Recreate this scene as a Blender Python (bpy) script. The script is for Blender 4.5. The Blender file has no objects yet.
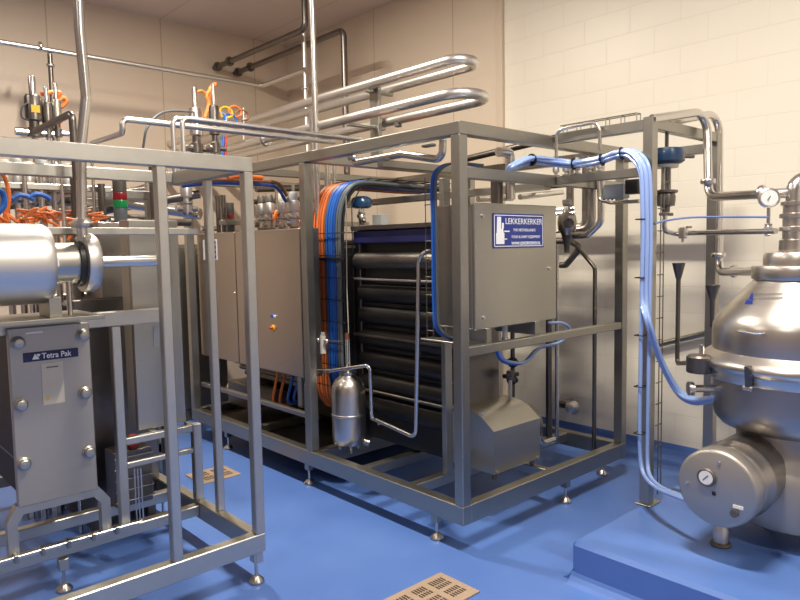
import bpy, bmesh, math, random
from mathutils import Vector, Matrix
random.seed(7)
scn = bpy.context.scene
COL = scn.collection
PI = math.pi

# ------------------------------------------------------------------ camera
CAM_H = 1.6
YAW, PITCH, ROLL, FOC = 0.833538277, -0.0785771012, -0.0179626798, 672.288
FWD = Vector((math.cos(YAW)*math.cos(PITCH), math.sin(YAW)*math.cos(PITCH), math.sin(PITCH)))
RGT = Vector((math.sin(YAW), -math.cos(YAW), 0.0))
UPV = RGT.cross(FWD)
cr, sr = math.cos(ROLL), math.sin(ROLL)
RGT, UPV = cr*RGT + sr*UPV, -sr*RGT + cr*UPV
cam = bpy.data.objects.new('camera', bpy.data.cameras.new('camera'))
COL.objects.link(cam)
M = Matrix((RGT, UPV, -FWD)).transposed().to_4x4()
M.translation = Vector((0, 0, CAM_H))
cam.matrix_world = M
cam.data.sensor_width = 36.0
cam.data.lens = 36.0*FOC/800.0
cam.data.clip_start = 0.02
scn.camera = cam

def at(x, y, axis, v):
    """where the sight line through a point of the photograph meets the plane axis = v"""
    d = FWD + RGT*((x-400)/FOC) - UPV*((y-300)/FOC)
    o = Vector((0, 0, CAM_H))
    i = 'XYZ'.index(axis)
    return o + d*((v-o[i])/d[i])

# ------------------------------------------------------------------ materials
def new_mat(name):
    m = bpy.data.materials.new(name); m.use_nodes = True
    nt = m.node_tree
    return m, nt, nt.nodes['Principled BSDF']

def plain(name, col, rough=0.5, metal=0.0, spec=0.5, noise=0.0, scale=8.0, emit=None, coat=0.0):
    m, nt, b = new_mat(name)
    b.inputs['Base Color'].default_value = (*col, 1)
    b.inputs['Roughness'].default_value = rough
    b.inputs['Metallic'].default_value = metal
    b.inputs['Specular IOR Level'].default_value = spec
    b.inputs['Coat Weight'].default_value = coat
    if emit:
        b.inputs['Emission Color'].default_value = (*col, 1)
        b.inputs['Emission Strength'].default_value = emit
    if noise:
        tc = nt.nodes.new('ShaderNodeTexCoord'); n = nt.nodes.new('ShaderNodeTexNoise')
        n.inputs['Scale'].default_value = scale; n.inputs['Detail'].default_value = 4
        nt.links.new(tc.outputs['Object'], n.inputs['Vector'])
        r = nt.nodes.new('ShaderNodeMapRange')
        r.inputs['To Min'].default_value = 1-noise; r.inputs['To Max'].default_value = 1+noise
        nt.links.new(n.outputs['Fac'], r.inputs['Value'])
        mx = nt.nodes.new('ShaderNodeMix'); mx.data_type = 'RGBA'; mx.blend_type = 'MULTIPLY'
        mx.inputs['Factor'].default_value = 1
        mx.inputs[6].default_value = (*col, 1)
        nt.links.new(r.outputs['Result'], mx.inputs[7])
        nt.links.new(mx.outputs[2], b.inputs['Base Color'])
    return m

def steel(name, col, rough, var=0.06, stretch=(3, 3, 60), grain=0.05, metal=1.0):
    """stainless: metallic, roughness broken up by a stretched brushing noise"""
    m, nt, b = new_mat(name)
    b.inputs['Metallic'].default_value = metal
    tc = nt.nodes.new('ShaderNodeTexCoord'); mp = nt.nodes.new('ShaderNodeMapping')
    mp.inputs['Scale'].default_value = stretch
    n = nt.nodes.new('ShaderNodeTexNoise'); n.inputs['Scale'].default_value = 4; n.inputs['Detail'].default_value = 5
    nt.links.new(tc.outputs['Object'], mp.inputs['Vector']); nt.links.new(mp.outputs['Vector'], n.inputs['Vector'])
    r = nt.nodes.new('ShaderNodeMapRange')
    r.inputs['To Min'].default_value = rough-var; r.inputs['To Max'].default_value = rough+var
    nt.links.new(n.outputs['Fac'], r.inputs['Value']); nt.links.new(r.outputs['Result'], b.inputs['Roughness'])
    r2 = nt.nodes.new('ShaderNodeMapRange')
    r2.inputs['To Min'].default_value = 1-grain; r2.inputs['To Max'].default_value = 1+grain
    nt.links.new(n.outputs['Fac'], r2.inputs['Value'])
    mx = nt.nodes.new('ShaderNodeMix'); mx.data_type = 'RGBA'; mx.blend_type = 'MULTIPLY'
    mx.inputs['Factor'].default_value = 1; mx.inputs[6].default_value = (*col, 1)
    nt.links.new(r2.outputs['Result'], mx.inputs[7]); nt.links.new(mx.outputs[2], b.inputs['Base Color'])
    return m

def floor_mat():
    m, nt, b = new_mat('blue_epoxy')
    tc = nt.nodes.new('ShaderNodeTexCoord')
    n = nt.nodes.new('ShaderNodeTexNoise'); n.inputs['Scale'].default_value = 1.6; n.inputs['Detail'].default_value = 6
    n2 = nt.nodes.new('ShaderNodeTexNoise'); n2.inputs['Scale'].default_value = 90; n2.inputs['Detail'].default_value = 3
    nt.links.new(tc.outputs['Object'], n.inputs['Vector']); nt.links.new(tc.outputs['Object'], n2.inputs['Vector'])
    cr_ = nt.nodes.new('ShaderNodeValToRGB')
    e = cr_.color_ramp.elements
    e[0].position, e[0].color = 0.3, (0.082, 0.168, 0.480, 1)
    e[1].position, e[1].color = 0.7, (0.108, 0.215, 0.555, 1)
    nt.links.new(n.outputs['Fac'], cr_.inputs['Fac']); nt.links.new(cr_.outputs['Color'], b.inputs['Base Color'])
    r = nt.nodes.new('ShaderNodeMapRange'); r.inputs['To Min'].default_value = 0.28; r.inputs['To Max'].default_value = 0.5
    nt.links.new(n.outputs['Fac'], r.inputs['Value']); nt.links.new(r.outputs['Result'], b.inputs['Roughness'])
    bp = nt.nodes.new('ShaderNodeBump'); bp.inputs['Strength'].default_value = 0.12; bp.inputs['Distance'].default_value = 0.004
    nt.links.new(n2.outputs['Fac'], bp.inputs['Height']); nt.links.new(bp.outputs['Normal'], b.inputs['Normal'])
    return m

def block_mat():
    m, nt, b = new_mat('painted_block')
    tc = nt.nodes.new('ShaderNodeTexCoord'); sp = nt.nodes.new('ShaderNodeSeparateXYZ'); cb = nt.nodes.new('ShaderNodeCombineXYZ')
    nt.links.new(tc.outputs['Object'], sp.inputs[0])
    nt.links.new(sp.outputs['Y'], cb.inputs['X'])
    ad = nt.nodes.new('ShaderNodeMath'); ad.operation = 'ADD'; ad.inputs[1].default_value = 0.055
    nt.links.new(sp.outputs['Z'], ad.inputs[0]); nt.links.new(ad.outputs[0], cb.inputs['Y'])
    br = nt.nodes.new('ShaderNodeTexBrick')
    br.inputs['Scale'].default_value = 1; br.inputs['Mortar Size'].default_value = 0.004
    br.inputs['Mortar Smooth'].default_value = 0.6
    br.inputs['Brick Width'].default_value = 0.39; br.inputs['Row Height'].default_value = 0.19
    br.inputs['Color1'].default_value = (0.91, 0.845, 0.72, 1); br.inputs['Color2'].default_value = (0.90, 0.83, 0.705, 1)
    br.inputs['Mortar'].default_value = (0.85, 0.78, 0.65, 1)
    nt.links.new(cb.outputs[0], br.inputs['Vector'])
    nt.links.new(br.outputs['Color'], b.inputs['Base Color'])
    b.inputs['Roughness'].default_value = 0.38
    n = nt.nodes.new('ShaderNodeTexNoise'); n.inputs['Scale'].default_value = 22
    nt.links.new(tc.outputs['Object'], n.inputs['Vector'])
    mm = nt.nodes.new('ShaderNodeMath'); mm.operation = 'MULTIPLY_ADD'; mm.inputs[1].default_value = 0.25
    iv = nt.nodes.new('ShaderNodeMath'); iv.operation = 'SUBTRACT'; iv.inputs[0].default_value = 1
    nt.links.new(br.outputs['Fac'], iv.inputs[1])
    nt.links.new(n.outputs['Fac'], mm.inputs[0]); nt.links.new(iv.outputs[0], mm.inputs[2])
    bp = nt.nodes.new('ShaderNodeBump'); bp.inputs['Strength'].default_value = 0.25; bp.inputs['Distance'].default_value = 0.006
    nt.links.new(mm.outputs[0], bp.inputs['Height']); nt.links.new(bp.outputs['Normal'], b.inputs['Normal'])
    return m

def panel_mat(name, col, axis):
    """coated insulated panels: a fine vertical joint every 1.15 m"""
    m, nt, b = new_mat(name)
    tc = nt.nodes.new('ShaderNodeTexCoord'); sp = nt.nodes.new('ShaderNodeSeparateXYZ')
    nt.links.new(tc.outputs['Object'], sp.inputs[0])
    md = nt.nodes.new('ShaderNodeMath'); md.operation = 'PINGPONG'; md.inputs[1].default_value = 0.575
    nt.links.new(sp.outputs[axis], md.inputs[0])
    lt = nt.nodes.new('ShaderNodeMath'); lt.operation = 'LESS_THAN'; lt.inputs[1].default_value = 0.006
    nt.links.new(md.outputs[0], lt.inputs[0])
    mx = nt.nodes.new('ShaderNodeMix'); mx.data_type = 'RGBA'
    mx.inputs[6].default_value = (*col, 1); mx.inputs[7].default_value = (col[0]*0.72, col[1]*0.7, col[2]*0.66, 1)
    nt.links.new(lt.outputs[0], mx.inputs['Factor']); nt.links.new(mx.outputs[2], b.inputs['Base Color'])
    b.inputs['Roughness'].default_value = 0.45
    return m

MT = {
 'floor': floor_mat(), 'block': block_mat(),
 'panel_y': panel_mat('panel_right', (0.75, 0.63, 0.50), 'Y'), 'panel_x': panel_mat('panel_back', (0.72, 0.59, 0.465), 'X'),
 'ceiling': panel_mat('ceiling_panel', (0.72, 0.60, 0.53), 'X'),
 'panel_dim': plain('dimmed_unseen_wall', (0.46, 0.36, 0.29), 0.5),  # unseen left wall, darkened and tinted for what the steel reflects
 'trim': plain('trim_paint', (0.70, 0.58, 0.45), 0.4),
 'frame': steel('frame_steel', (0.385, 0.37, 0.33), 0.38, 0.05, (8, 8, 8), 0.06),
 'frame_lit': steel('lit_frame_steel', (0.56, 0.54, 0.49), 0.40, 0.05, (8, 8, 8), 0.05),  # lighter copy of the frame steel, the left frame's stronger light put into colour
 'bowl': steel('bowl_steel', (0.44, 0.405, 0.37), 0.36, 0.04, (1.5, 1.5, 30), 0.03),
 'plate': steel('plate_steel', (0.44, 0.41, 0.375), 0.46, 0.05, (2, 2, 30), 0.04, 0.8),
 'pipe_satin': steel('satin_pipe_steel', (0.76, 0.735, 0.70), 0.36, 0.0, (1, 1, 1), 0.02),
 'sheet_wall_tint': steel('wall_tinted_sheet_steel', (0.50, 0.43, 0.37), 0.36, 0.05, (2, 2, 50), 0.05),  # sheet steel with the brown tone of the reflected wall put into its colour
 'sheet': steel('sheet_steel', (0.48, 0.46, 0.41), 0.36, 0.05, (2, 2, 50), 0.05),
 'pipe': steel('pipe_steel', (0.70, 0.67, 0.63), 0.25, 0.0, (1, 1, 1), 0.02),
 'polish': steel('polished_steel', (0.64, 0.60, 0.555), 0.30, 0.04, (1.5, 1.5, 40), 0.03),
 'dark_steel': steel('dark_steel', (0.20, 0.18, 0.165), 0.36, 0.08, (6, 6, 6), 0.12),
 'satin': steel('satin_steel', (0.68, 0.66, 0.63), 0.42, 0.05, (2, 2, 30), 0.04),
 'cast': plain('cast_iron_grey', (0.14, 0.125, 0.11), 0.5, 0.5),
 'black': plain('black_plastic', (0.012, 0.012, 0.013), 0.4),
 'black_gloss': plain('black_tube_skin', (0.013, 0.011, 0.011), 0.36, 0.0, 0.4),
 'brown': plain('gasket_brown', (0.055, 0.038, 0.032), 0.5, 0.2, noise=0.3, scale=14),
 'navy': plain('navy_paint', (0.012, 0.014, 0.085), 0.35),
 'blue_act': plain('blue_actuator_paint', (0.010, 0.035, 0.085), 0.3, 0.0, coat=0.5),
 'blue_act2': plain('blue_diaphragm_lacquer', (0.02, 0.075, 0.17), 0.25, 0.2, coat=0.5),
 'sign': plain('sign_blue', (0.014, 0.032, 0.22), 0.3),
 'white': plain('sign_white', (0.82, 0.82, 0.82), 0.4),
 'paper': plain('paper_label', (0.62, 0.57, 0.48), 0.5),
 'ink': plain('label_ink', (0.16, 0.15, 0.16), 0.6),
 'orange': plain('orange_cable', (0.80, 0.19, 0.035), 0.45),
 'orange2': plain('orange_cable_dull', (0.52, 0.13, 0.03), 0.5),
 'rust': plain('brown_cable', (0.22, 0.085, 0.04), 0.5),
 'bcable': plain('blue_cable', (0.015, 0.12, 0.48), 0.4),
 'bcable2': plain('deep_blue_cable', (0.012, 0.075, 0.34), 0.4),
 'gcable': plain('grey_cable', (0.10, 0.115, 0.13), 0.5),
 'hose': plain('pale_blue_hose', (0.28, 0.40, 0.74), 0.24, 0.0, 0.6, coat=0.4),
 'hose_dull': plain('dull_blue_tube', (0.17, 0.25, 0.50), 0.3),
 'red': plain('red_lens', (0.22, 0.008, 0.014), 0.25, emit=0.08), 'green': plain('green_lens', (0.006, 0.19, 0.055), 0.25, emit=0.15),
 'redp': plain('red_plastic', (0.5, 0.03, 0.02), 0.4),
 'yellow': plain('yellow_plastic', (0.85, 0.50, 0.02), 0.35),
 'gauge': plain('gauge_face', (0.80, 0.79, 0.76), 0.35),
 'grate': plain('grate_bronze', (0.50, 0.37, 0.27), 0.45, 0.25, noise=0.12, scale=20),
 'pit': plain('drain_pit', (0.02, 0.016, 0.014), 0.7),
 'ivory': plain('ivory_plastic', (0.62, 0.58, 0.48), 0.4),
 'greyplastic': plain('grey_plastic', (0.40, 0.42, 0.42), 0.45),
}

# ------------------------------------------------------------------ mesh builder
class MB:
    def __init__(s): s.bm = bmesh.new()
    def box(s, x0, x1, y0, y1, z0, z1, bev=0.003):
        r = bmesh.ops.create_cube(s.bm, size=1)
        vs = r['verts']
        for v in vs:
            v.co = Vector((x0+(v.co.x+.5)*(x1-x0), y0+(v.co.y+.5)*(y1-y0), z0+(v.co.z+.5)*(z1-z0)))
        if bev:
            b = min(bev, 0.3*min(abs(x1-x0), abs(y1-y0), abs(z1-z0)))
            es = list({e for v in vs for e in v.link_edges})
            bmesh.ops.bevel(s.bm, geom=es, offset=b, segments=1, affect='EDGES')
        return s
    def bar(s, p, q, w, h=None, up=(0, 0, 1)):
        """rectangular bar between two points"""
        h = h or w; p, q = Vector(p), Vector(q); d = (q-p).normalized(); u = Vector(up)
        if abs(d.dot(u)) > .99: u = Vector((1, 0, 0))
        a = d.cross(u).normalized()*w/2; b = a.cross(d).normalized()*h/2
        vs = [s.bm.verts.new(c+i*a+j*b) for c in (p, q) for i, j in ((-1, -1), (1, -1), (1, 1), (-1, 1))]
        F = s.bm.faces.new
        F(vs[3::-1]); F(vs[4:])
        for k in range(4): F((vs[k], vs[(k+1) % 4], vs[4+(k+1) % 4], vs[4+k]))
        return s
    def prism(s, pts, axis, a, b):
        """polygon in the plane across axis, extruded from a to b along it"""
        def mk(p, t):
            return {'X': (t, p[0], p[1]), 'Y': (p[0], t, p[1]), 'Z': (p[0], p[1], t)}[axis]
        A = [s.bm.verts.new(mk(p, a)) for p in pts]; B = [s.bm.verts.new(mk(p, b)) for p in pts]
        fs = [s.bm.faces.new(A), s.bm.faces.new(B[::-1])]
        n = len(pts)
        for k in range(n): fs.append(s.bm.faces.new((A[k], B[k], B[(k+1) % n], A[(k+1) % n])))
        bmesh.ops.recalc_face_normals(s.bm, faces=fs)
        return s
    def lathe(s, prof, o=(0, 0, 0), d=(0, 0, 1), seg=24):
        """profile of (radius, height) turned about the direction d from o"""
        o, d = Vector(o), Vector(d).normalized()
        a = d.orthogonal().normalized(); b = d.cross(a)
        rings = []
        for r, h in prof:
            if r <= 1e-5: rings.append([s.bm.verts.new(o+d*h)])
            else: rings.append([s.bm.verts.new(o+d*h+(a*math.cos(t)+b*math.sin(t))*r) for t in (2*PI*k/seg for k in range(seg))])
        fs = []
        if len(rings[0]) > 1: fs.append(s.bm.faces.new(rings[0][::-1]))
        if len(rings[-1]) > 1: fs.append(s.bm.faces.new(rings[-1]))
        for R, S in zip(rings, rings[1:]):
            for k in range(seg):
                k2 = (k+1) % seg
                if len(R) == 1 and len(S) == 1: continue
                if len(R) == 1: fs.append(s.bm.faces.new((R[0], S[k2], S[k])))
                elif len(S) == 1: fs.append(s.bm.faces.new((R[k], R[k2], S[0])))
                else: fs.append(s.bm.faces.new((R[k], R[k2], S[k2], S[k])))
        bmesh.ops.recalc_face_normals(s.bm, faces=fs)
        return s
    def cyl(s, p, q, r, seg=16, r2=None):
        p, q = Vector(p), Vector(q); L = (q-p).length
        return s.lathe([(r, 0), (r if r2 is None else r2, L)], p, q-p, seg)
    def tube(s, pts, r, bend=0.06, seg=10, arc=6):
        P = [Vector(p) for p in pts]; path = [P[0]]
        for k in range(1, len(P)-1):
            a, b, c = P[k-1], P[k], P[k+1]
            u, v = (a-b), (c-b); lu, lv = u.length, v.length; u.normalize(); v.normalize()
            ang = u.angle(v)
            if ang > PI-.03: path.append(b); continue
            t = min(bend/max(math.tan(ang/2), 1e-3), .48*lu, .48*lv)
            rr = t*math.tan(ang/2)
            cen = b+(u+v).normalized()*(rr/math.sin(ang/2))
            s0, s1 = b+u*t-cen, b+v*t-cen
            tot = s0.angle(s1); ax = s0.cross(s1).normalized()
            for i in range(arc+1): path.append(cen+Matrix.Rotation(tot*i/arc, 3, ax) @ s0)
        path.append(P[-1])
        N = len(path); T = []
        for k in range(N):
            T.append((path[min(k+1, N-1)]-path[max(k-1, 0)]).normalized())
        n = T[0].orthogonal().normalized(); rings = []
        for k in range(N):
            if k:
                n = (n-T[k]*n.dot(T[k]))
                n = n.normalized() if n.length > 1e-6 else T[k].orthogonal().normalized()
            b = T[k].cross(n)
            rings.append([s.bm.verts.new(path[k]+(n*math.cos(t)+b*math.sin(t))*r) for t in (2*PI*i/seg for i in range(seg))])
        s.bm.faces.new(rings[0][::-1]); s.bm.faces.new(rings[-1])
        for R, S in zip(rings, rings[1:]):
            for i in range(seg): s.bm.faces.new((R[i], R[(i+1) % seg], S[(i+1) % seg], S[i]))
        return s
    def curve(s, pts, r, seg=8, n=8):
        """smooth tube through points (Catmull-Rom)"""
        P = [Vector(p) for p in pts]; P = [2*P[0]-P[1]]+P+[2*P[-1]-P[-2]]; out = []
        for k in range(1, len(P)-2):
            a, b, c, d = P[k-1:k+3]
            for i in range(n):
                t = i/n
                out.append(.5*((2*b)+(c-a)*t+(2*a-5*b+4*c-d)*t*t+(3*b-a-3*c+d)*t**3))
        out.append(P[-2])
        return s.tube(out, r, 0.0001, seg, 1) if False else s._sweep(out, r, seg)
    def _sweep(s, path, r, seg):
        N = len(path)
        T = [(path[min(k+1, N-1)]-path[max(k-1, 0)]).normalized() for k in range(N)]
        n = T[0].orthogonal().normalized(); rings = []
        for k in range(N):
            n = (n-T[k]*n.dot(T[k])); n = n.normalized() if n.length > 1e-6 else T[k].orthogonal().normalized()
            b = T[k].cross(n)
            rings.append([s.bm.verts.new(path[k]+(n*math.cos(t)+b*math.sin(t))*r) for t in (2*PI*i/seg for i in range(seg))])
        s.bm.faces.new(rings[0][::-1]); s.bm.faces.new(rings[-1])
        for R, S in zip(rings, rings[1:]):
            for i in range(seg): s.bm.faces.new((R[i], R[(i+1) % seg], S[(i+1) % seg], S[i]))
        return s
    def sphere(s, c, r, seg=16):
        c = Vector(c); k = 8
        return s.lathe([(r*math.sin(PI*i/k), -r*math.cos(PI*i/k)) for i in range(k+1)], c, (0, 0, 1), seg)
    def build(s, name, mat, parent=None, smooth=True, label=None):
        me = bpy.data.meshes.new(name)
        off = Vector((0, 0, 0))
        if parent:
            p = parent
            while p: off += p.location; p = p.parent
        else:
            v = [w.co for w in s.bm.verts]
            off = Vector(((min(c.x for c in v)+max(c.x for c in v))/2, (min(c.y for c in v)+max(c.y for c in v))/2, min(c.z for c in v)))
        for w in s.bm.verts: w.co -= off
        s.bm.normal_update()
        s.bm.to_mesh(me); s.bm.free()
        me.materials.append(MT[mat] if isinstance(mat, str) else mat)
        o = bpy.data.objects.new(name, me); COL.objects.link(o)
        if smooth:
            me.polygons.foreach_set('use_smooth', [True]*len(me.polygons))
            try: me.set_sharp_from_angle(angle=math.radians(35))
            except Exception: pass
        if parent: o.parent = parent
        else: o.location = off
        if label: o['label'] = label
        return o

def tag(o, label, cat, group=None):
    o['label'] = label; o['category'] = cat
    if group: o['group'] = group
    return o
def thing(name, label, cat, loc=(0, 0, 0), group=None):
    o = bpy.data.objects.new(name, None); COL.objects.link(o)
    o.empty_display_size = 0.1; o.location = loc
    return tag(o, label, cat, group)
def single(mb, name, mat, label, cat, group=None):
    return tag(mb.build(name, mat), label, cat, group)
def struct(mb, name, mat, parent=None):
    o = mb.build(name, mat, parent, smooth=False); o['kind'] = 'structure'; return o
def dup(root, loc, label=None, group=None, name=None):
    r = root.copy(); COL.objects.link(r); r.location = loc
    if label: r['label'] = label
    if group: r['group'] = group
    for ch in list(root.children):
        c = ch.copy(); COL.objects.link(c); c.parent = r
        for g in list(ch.children):
            d = g.copy(); COL.objects.link(d); d.parent = c
    return r

def text(body, size, o, right, up, mat, name, parent, ext=0.0008, align='LEFT', fit=None, bold=0.0):
    """raised lettering: o is the lower-left (or centre) point of the line"""
    cu = bpy.data.curves.new('lettering', 'FONT'); cu.body = body; cu.size = size
    cu.align_x = align; cu.extrude = ext; cu.offset = bold
    tmp = bpy.data.objects.new('lettering', cu); COL.objects.link(tmp)
    bpy.context.view_layer.update()
    me = bpy.data.meshes.new_from_object(tmp.evaluated_get(bpy.context.evaluated_depsgraph_get()))
    bpy.data.objects.remove(tmp); bpy.data.curves.remove(cu)
    xs = [v.co.x for v in me.vertices]
    k = 1.0
    if fit: k = fit/(max(xs)-min(xs))
    R, U = Vector(right).normalized(), Vector(up).normalized(); N = R.cross(U)
    off = Vector((0, 0, 0)); p = parent
    while p: off += p.location; p = p.parent
    for v in me.vertices: v.co = Vector(o)+R*v.co.x*k+U*v.co.y+N*v.co.z-off
    me.materials.append(MT[mat])
    ob = bpy.data.objects.new(name, me); COL.objects.link(ob); ob.parent = parent
    return ob

def pipe(name, label, pts, r, mat='pipe', bend=0.06, cat='pipe', group=None, clamps=(), seg=12, clamp_mat='pipe'):
    """a pipe run; clamps = points with a direction where a clamp ring sits"""
    pts = [Vector(p) for p in pts]
    if not clamps:
        return single(MB().tube(pts, r, bend, seg), name, mat, label, cat, group)
    t = thing(name, label, cat, tuple(pts[0]), group)
    MB().tube(pts, r, bend, seg).build('tube', mat, t)
    for c, d in clamps:
        d = Vector(d).normalized(); c = Vector(c)
        w = max(.012, r*.55)
        MB().lathe([(r*1.02, -w), (r*1.6, -w), (r*1.75, -w*.4), (r*1.75, w*.4), (r*1.6, w), (r*1.02, w)], c, d, 14).build('clamp', clamp_mat, t)
    return t

# ------------------------------------------------------------------ setting
XW, YW, ZC = 4.80, 7.30, 4.12
struct(MB().box(-3.2, XW+.1, -4, YW+.1, -.1, 0, 0), 'floor', 'floor')
struct(MB().box(XW, XW+.15, -4, 3.86, 0, ZC, 0), 'wall_right', 'block')
struct(MB().box(XW-.012, XW+.15, 3.93, YW, 0, ZC, 0), 'wall_panelled', 'panel_y')
struct(MB().box(-3.2, XW+.15, YW, YW+.12, 0, ZC, 0), 'wall_back', 'panel_x')
struct(MB().box(-3.3, -3.2, -4, YW, 0, ZC, 0), 'wall_left', 'panel_dim')
struct(MB().box(-3.2, XW, -4.1, -4, 0, ZC, 0), 'wall_front', 'block')
struct(MB().box(-3.2, XW+.15, -4, YW+.12, ZC, ZC+.1, 0), 'ceiling', 'ceiling')
struct(MB().box(XW-.035, XW+.1, 3.86, 3.93, 0, ZC, .006), 'trim_1', 'trim')
cv = MB(); cv.prism([(XW, 0), (XW, .10), (XW-.012, .10), (XW-.02, .06), (XW-.05, .02), (XW-.09, .0)], 'Y', -4, 3.86)
struct(cv, 'baseboard_right', 'floor')
cv = MB(); cv.prism([(XW-.012, 0), (XW-.012, .10), (XW-.024, .10), (XW-.03, .06), (XW-.06, .02), (XW-.1, .0)], 'Y', 3.93, YW)
struct(cv, 'baseboard_panelled', 'floor')
# raised blue plinth for the separator, with coved foot
pl = MB()
pl.box(2.67, XW-.0, -2.4, 1.76, 0, .193, .018)
pl.prism([(2.672, .0), (2.672, .05), (2.662, .028), (2.645, .01), (2.62, .0)], 'Y', -2.4, 1.758)
pl.prism([(1.758, .0), (1.758, .05), (1.768, .028), (1.785, .01), (1.81, .0)], 'X', 2.672, XW-.02)
struct(pl, 'plinth', 'floor')

# ------------------------------------------------------------------ lights
def area(name, loc, sx, sy, power, col=(1.0, 0.92, 0.79), rot=(0, 0, 0)):
    l = bpy.data.lights.new(name, 'AREA'); l.shape = 'RECTANGLE'; l.size = sx; l.size_y = sy
    l.energy = power; l.color = col
    o = bpy.data.objects.new(name, l); COL.objects.link(o); o.location = loc; o.rotation_euler = rot
    return o
for i, (x, y, p) in enumerate(((1.95, 1.15, 150), (1.95, 4.5, 128), (1.95, -1.9, 60), (-.9, 1.1, 28), (-.9, 4.5, 28))):
    area('ceiling_lamp', (x, y, ZC-.04), .08, .75, p)
w = bpy.data.worlds.new('world'); scn.world = w; w.use_nodes = True
w.node_tree.nodes['Background'].inputs[0].default_value = (.9, .85, .8, 1)
w.node_tree.nodes['Background'].inputs[1].default_value = 0.0

# ------------------------------------------------------------------ frame helper
def foot(t, x, y, ztop, stub=.05, mat='frame'):
    f = MB().box(x-.022, x+.022, y-.022, y+.022, ztop-stub, ztop+.004, .002).build('leg', mat, t)
    MB().cyl((x, y, .012), (x, y, ztop-stub+.002), .008, 10).build('spindle', 'polish', f)
    MB().lathe([(.002, .034), (.016, .034), (.02, .028), (.036, .014), (.038, .006), (.034, 0), (0, 0)], (x, y, .0005), (0, 0, 1), 18).build('pad', 'polish', f)

# ================================================================== main skid frame
A0, A1, B0, B1 = 2.50, 4.14, 2.295, 5.46
ZB0, ZB1, ZT0, ZT1 = .148, .250, 2.155, 2.220
S = .062
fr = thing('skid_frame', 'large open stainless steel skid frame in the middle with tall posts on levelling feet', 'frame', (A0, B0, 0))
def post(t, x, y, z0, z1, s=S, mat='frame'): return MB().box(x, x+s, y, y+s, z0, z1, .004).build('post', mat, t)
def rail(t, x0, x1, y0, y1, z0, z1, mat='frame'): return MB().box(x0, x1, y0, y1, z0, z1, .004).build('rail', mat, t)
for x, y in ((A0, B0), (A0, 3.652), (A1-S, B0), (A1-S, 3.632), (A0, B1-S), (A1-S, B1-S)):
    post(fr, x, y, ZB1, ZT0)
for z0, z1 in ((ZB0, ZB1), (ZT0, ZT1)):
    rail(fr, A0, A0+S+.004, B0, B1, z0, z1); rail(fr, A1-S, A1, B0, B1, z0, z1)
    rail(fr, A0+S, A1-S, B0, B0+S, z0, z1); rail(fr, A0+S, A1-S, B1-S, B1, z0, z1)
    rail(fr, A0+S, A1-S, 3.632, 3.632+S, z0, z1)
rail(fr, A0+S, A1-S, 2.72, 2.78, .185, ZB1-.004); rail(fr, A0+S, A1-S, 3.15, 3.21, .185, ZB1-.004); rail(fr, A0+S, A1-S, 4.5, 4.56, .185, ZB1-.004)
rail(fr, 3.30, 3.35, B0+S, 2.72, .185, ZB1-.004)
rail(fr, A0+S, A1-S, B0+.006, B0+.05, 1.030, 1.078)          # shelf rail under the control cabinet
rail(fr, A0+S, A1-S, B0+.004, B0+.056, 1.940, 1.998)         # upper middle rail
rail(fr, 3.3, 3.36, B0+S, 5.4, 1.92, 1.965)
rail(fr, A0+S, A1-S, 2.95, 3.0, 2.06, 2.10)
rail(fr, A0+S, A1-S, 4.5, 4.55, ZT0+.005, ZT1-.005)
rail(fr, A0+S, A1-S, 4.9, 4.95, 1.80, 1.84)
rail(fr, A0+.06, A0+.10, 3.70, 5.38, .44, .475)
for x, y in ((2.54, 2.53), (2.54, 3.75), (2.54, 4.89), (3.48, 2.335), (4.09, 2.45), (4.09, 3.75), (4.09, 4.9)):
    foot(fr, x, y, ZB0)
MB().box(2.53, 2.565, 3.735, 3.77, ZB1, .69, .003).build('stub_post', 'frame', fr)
MB().box(A0+S, A1-S, 3.70, B1-S, .150, .184, .002).build('shade_sheet', 'dark_steel', fr)  # dark sheet added over the floor, stands in for the shade inside the skid

# tower (pipe support) on the plinth, joined to the skid
tw = thing('pipe_tower', 'narrow stainless pipe support tower standing on the plinth edge beside the separator', 'frame', (3.33, 1.73, .193))
PS = .055
MB().box(3.315, 3.315+PS, 1.705, 1.705+PS, .193, 2.245, .003).build('post', 'frame', tw)
MB().box(4.10, 4.10+.06, 1.705, 1.705+.06, .193, 2.245, .003).build('post', 'frame', tw)
MB().box(3.32+PS, 4.10, 1.71, 1.71+.05, 2.185, 2.24, .003).build('rail', 'frame', tw)
MB().box(3.32, 3.37, 1.76, 2.293, 2.18, 2.235, .003).build('rail', 'frame', tw)
MB().box(4.075, 4.125, 1.766, 2.293, 2.125, 2.18, .003).build('rail', 'frame', tw)
MB().box(3.32, 3.365, 1.76, 2.293, 1.945, 1.992, .003).build('rail', 'frame', tw)
MB().box(3.30, 3.42, 1.69, 1.775, .193, .203, .002).build('foot_plate', 'frame', tw)
MB().box(4.08, 4.18, 1.69, 1.78, .193, .203, .002).build('foot_plate', 'frame', tw)

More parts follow.
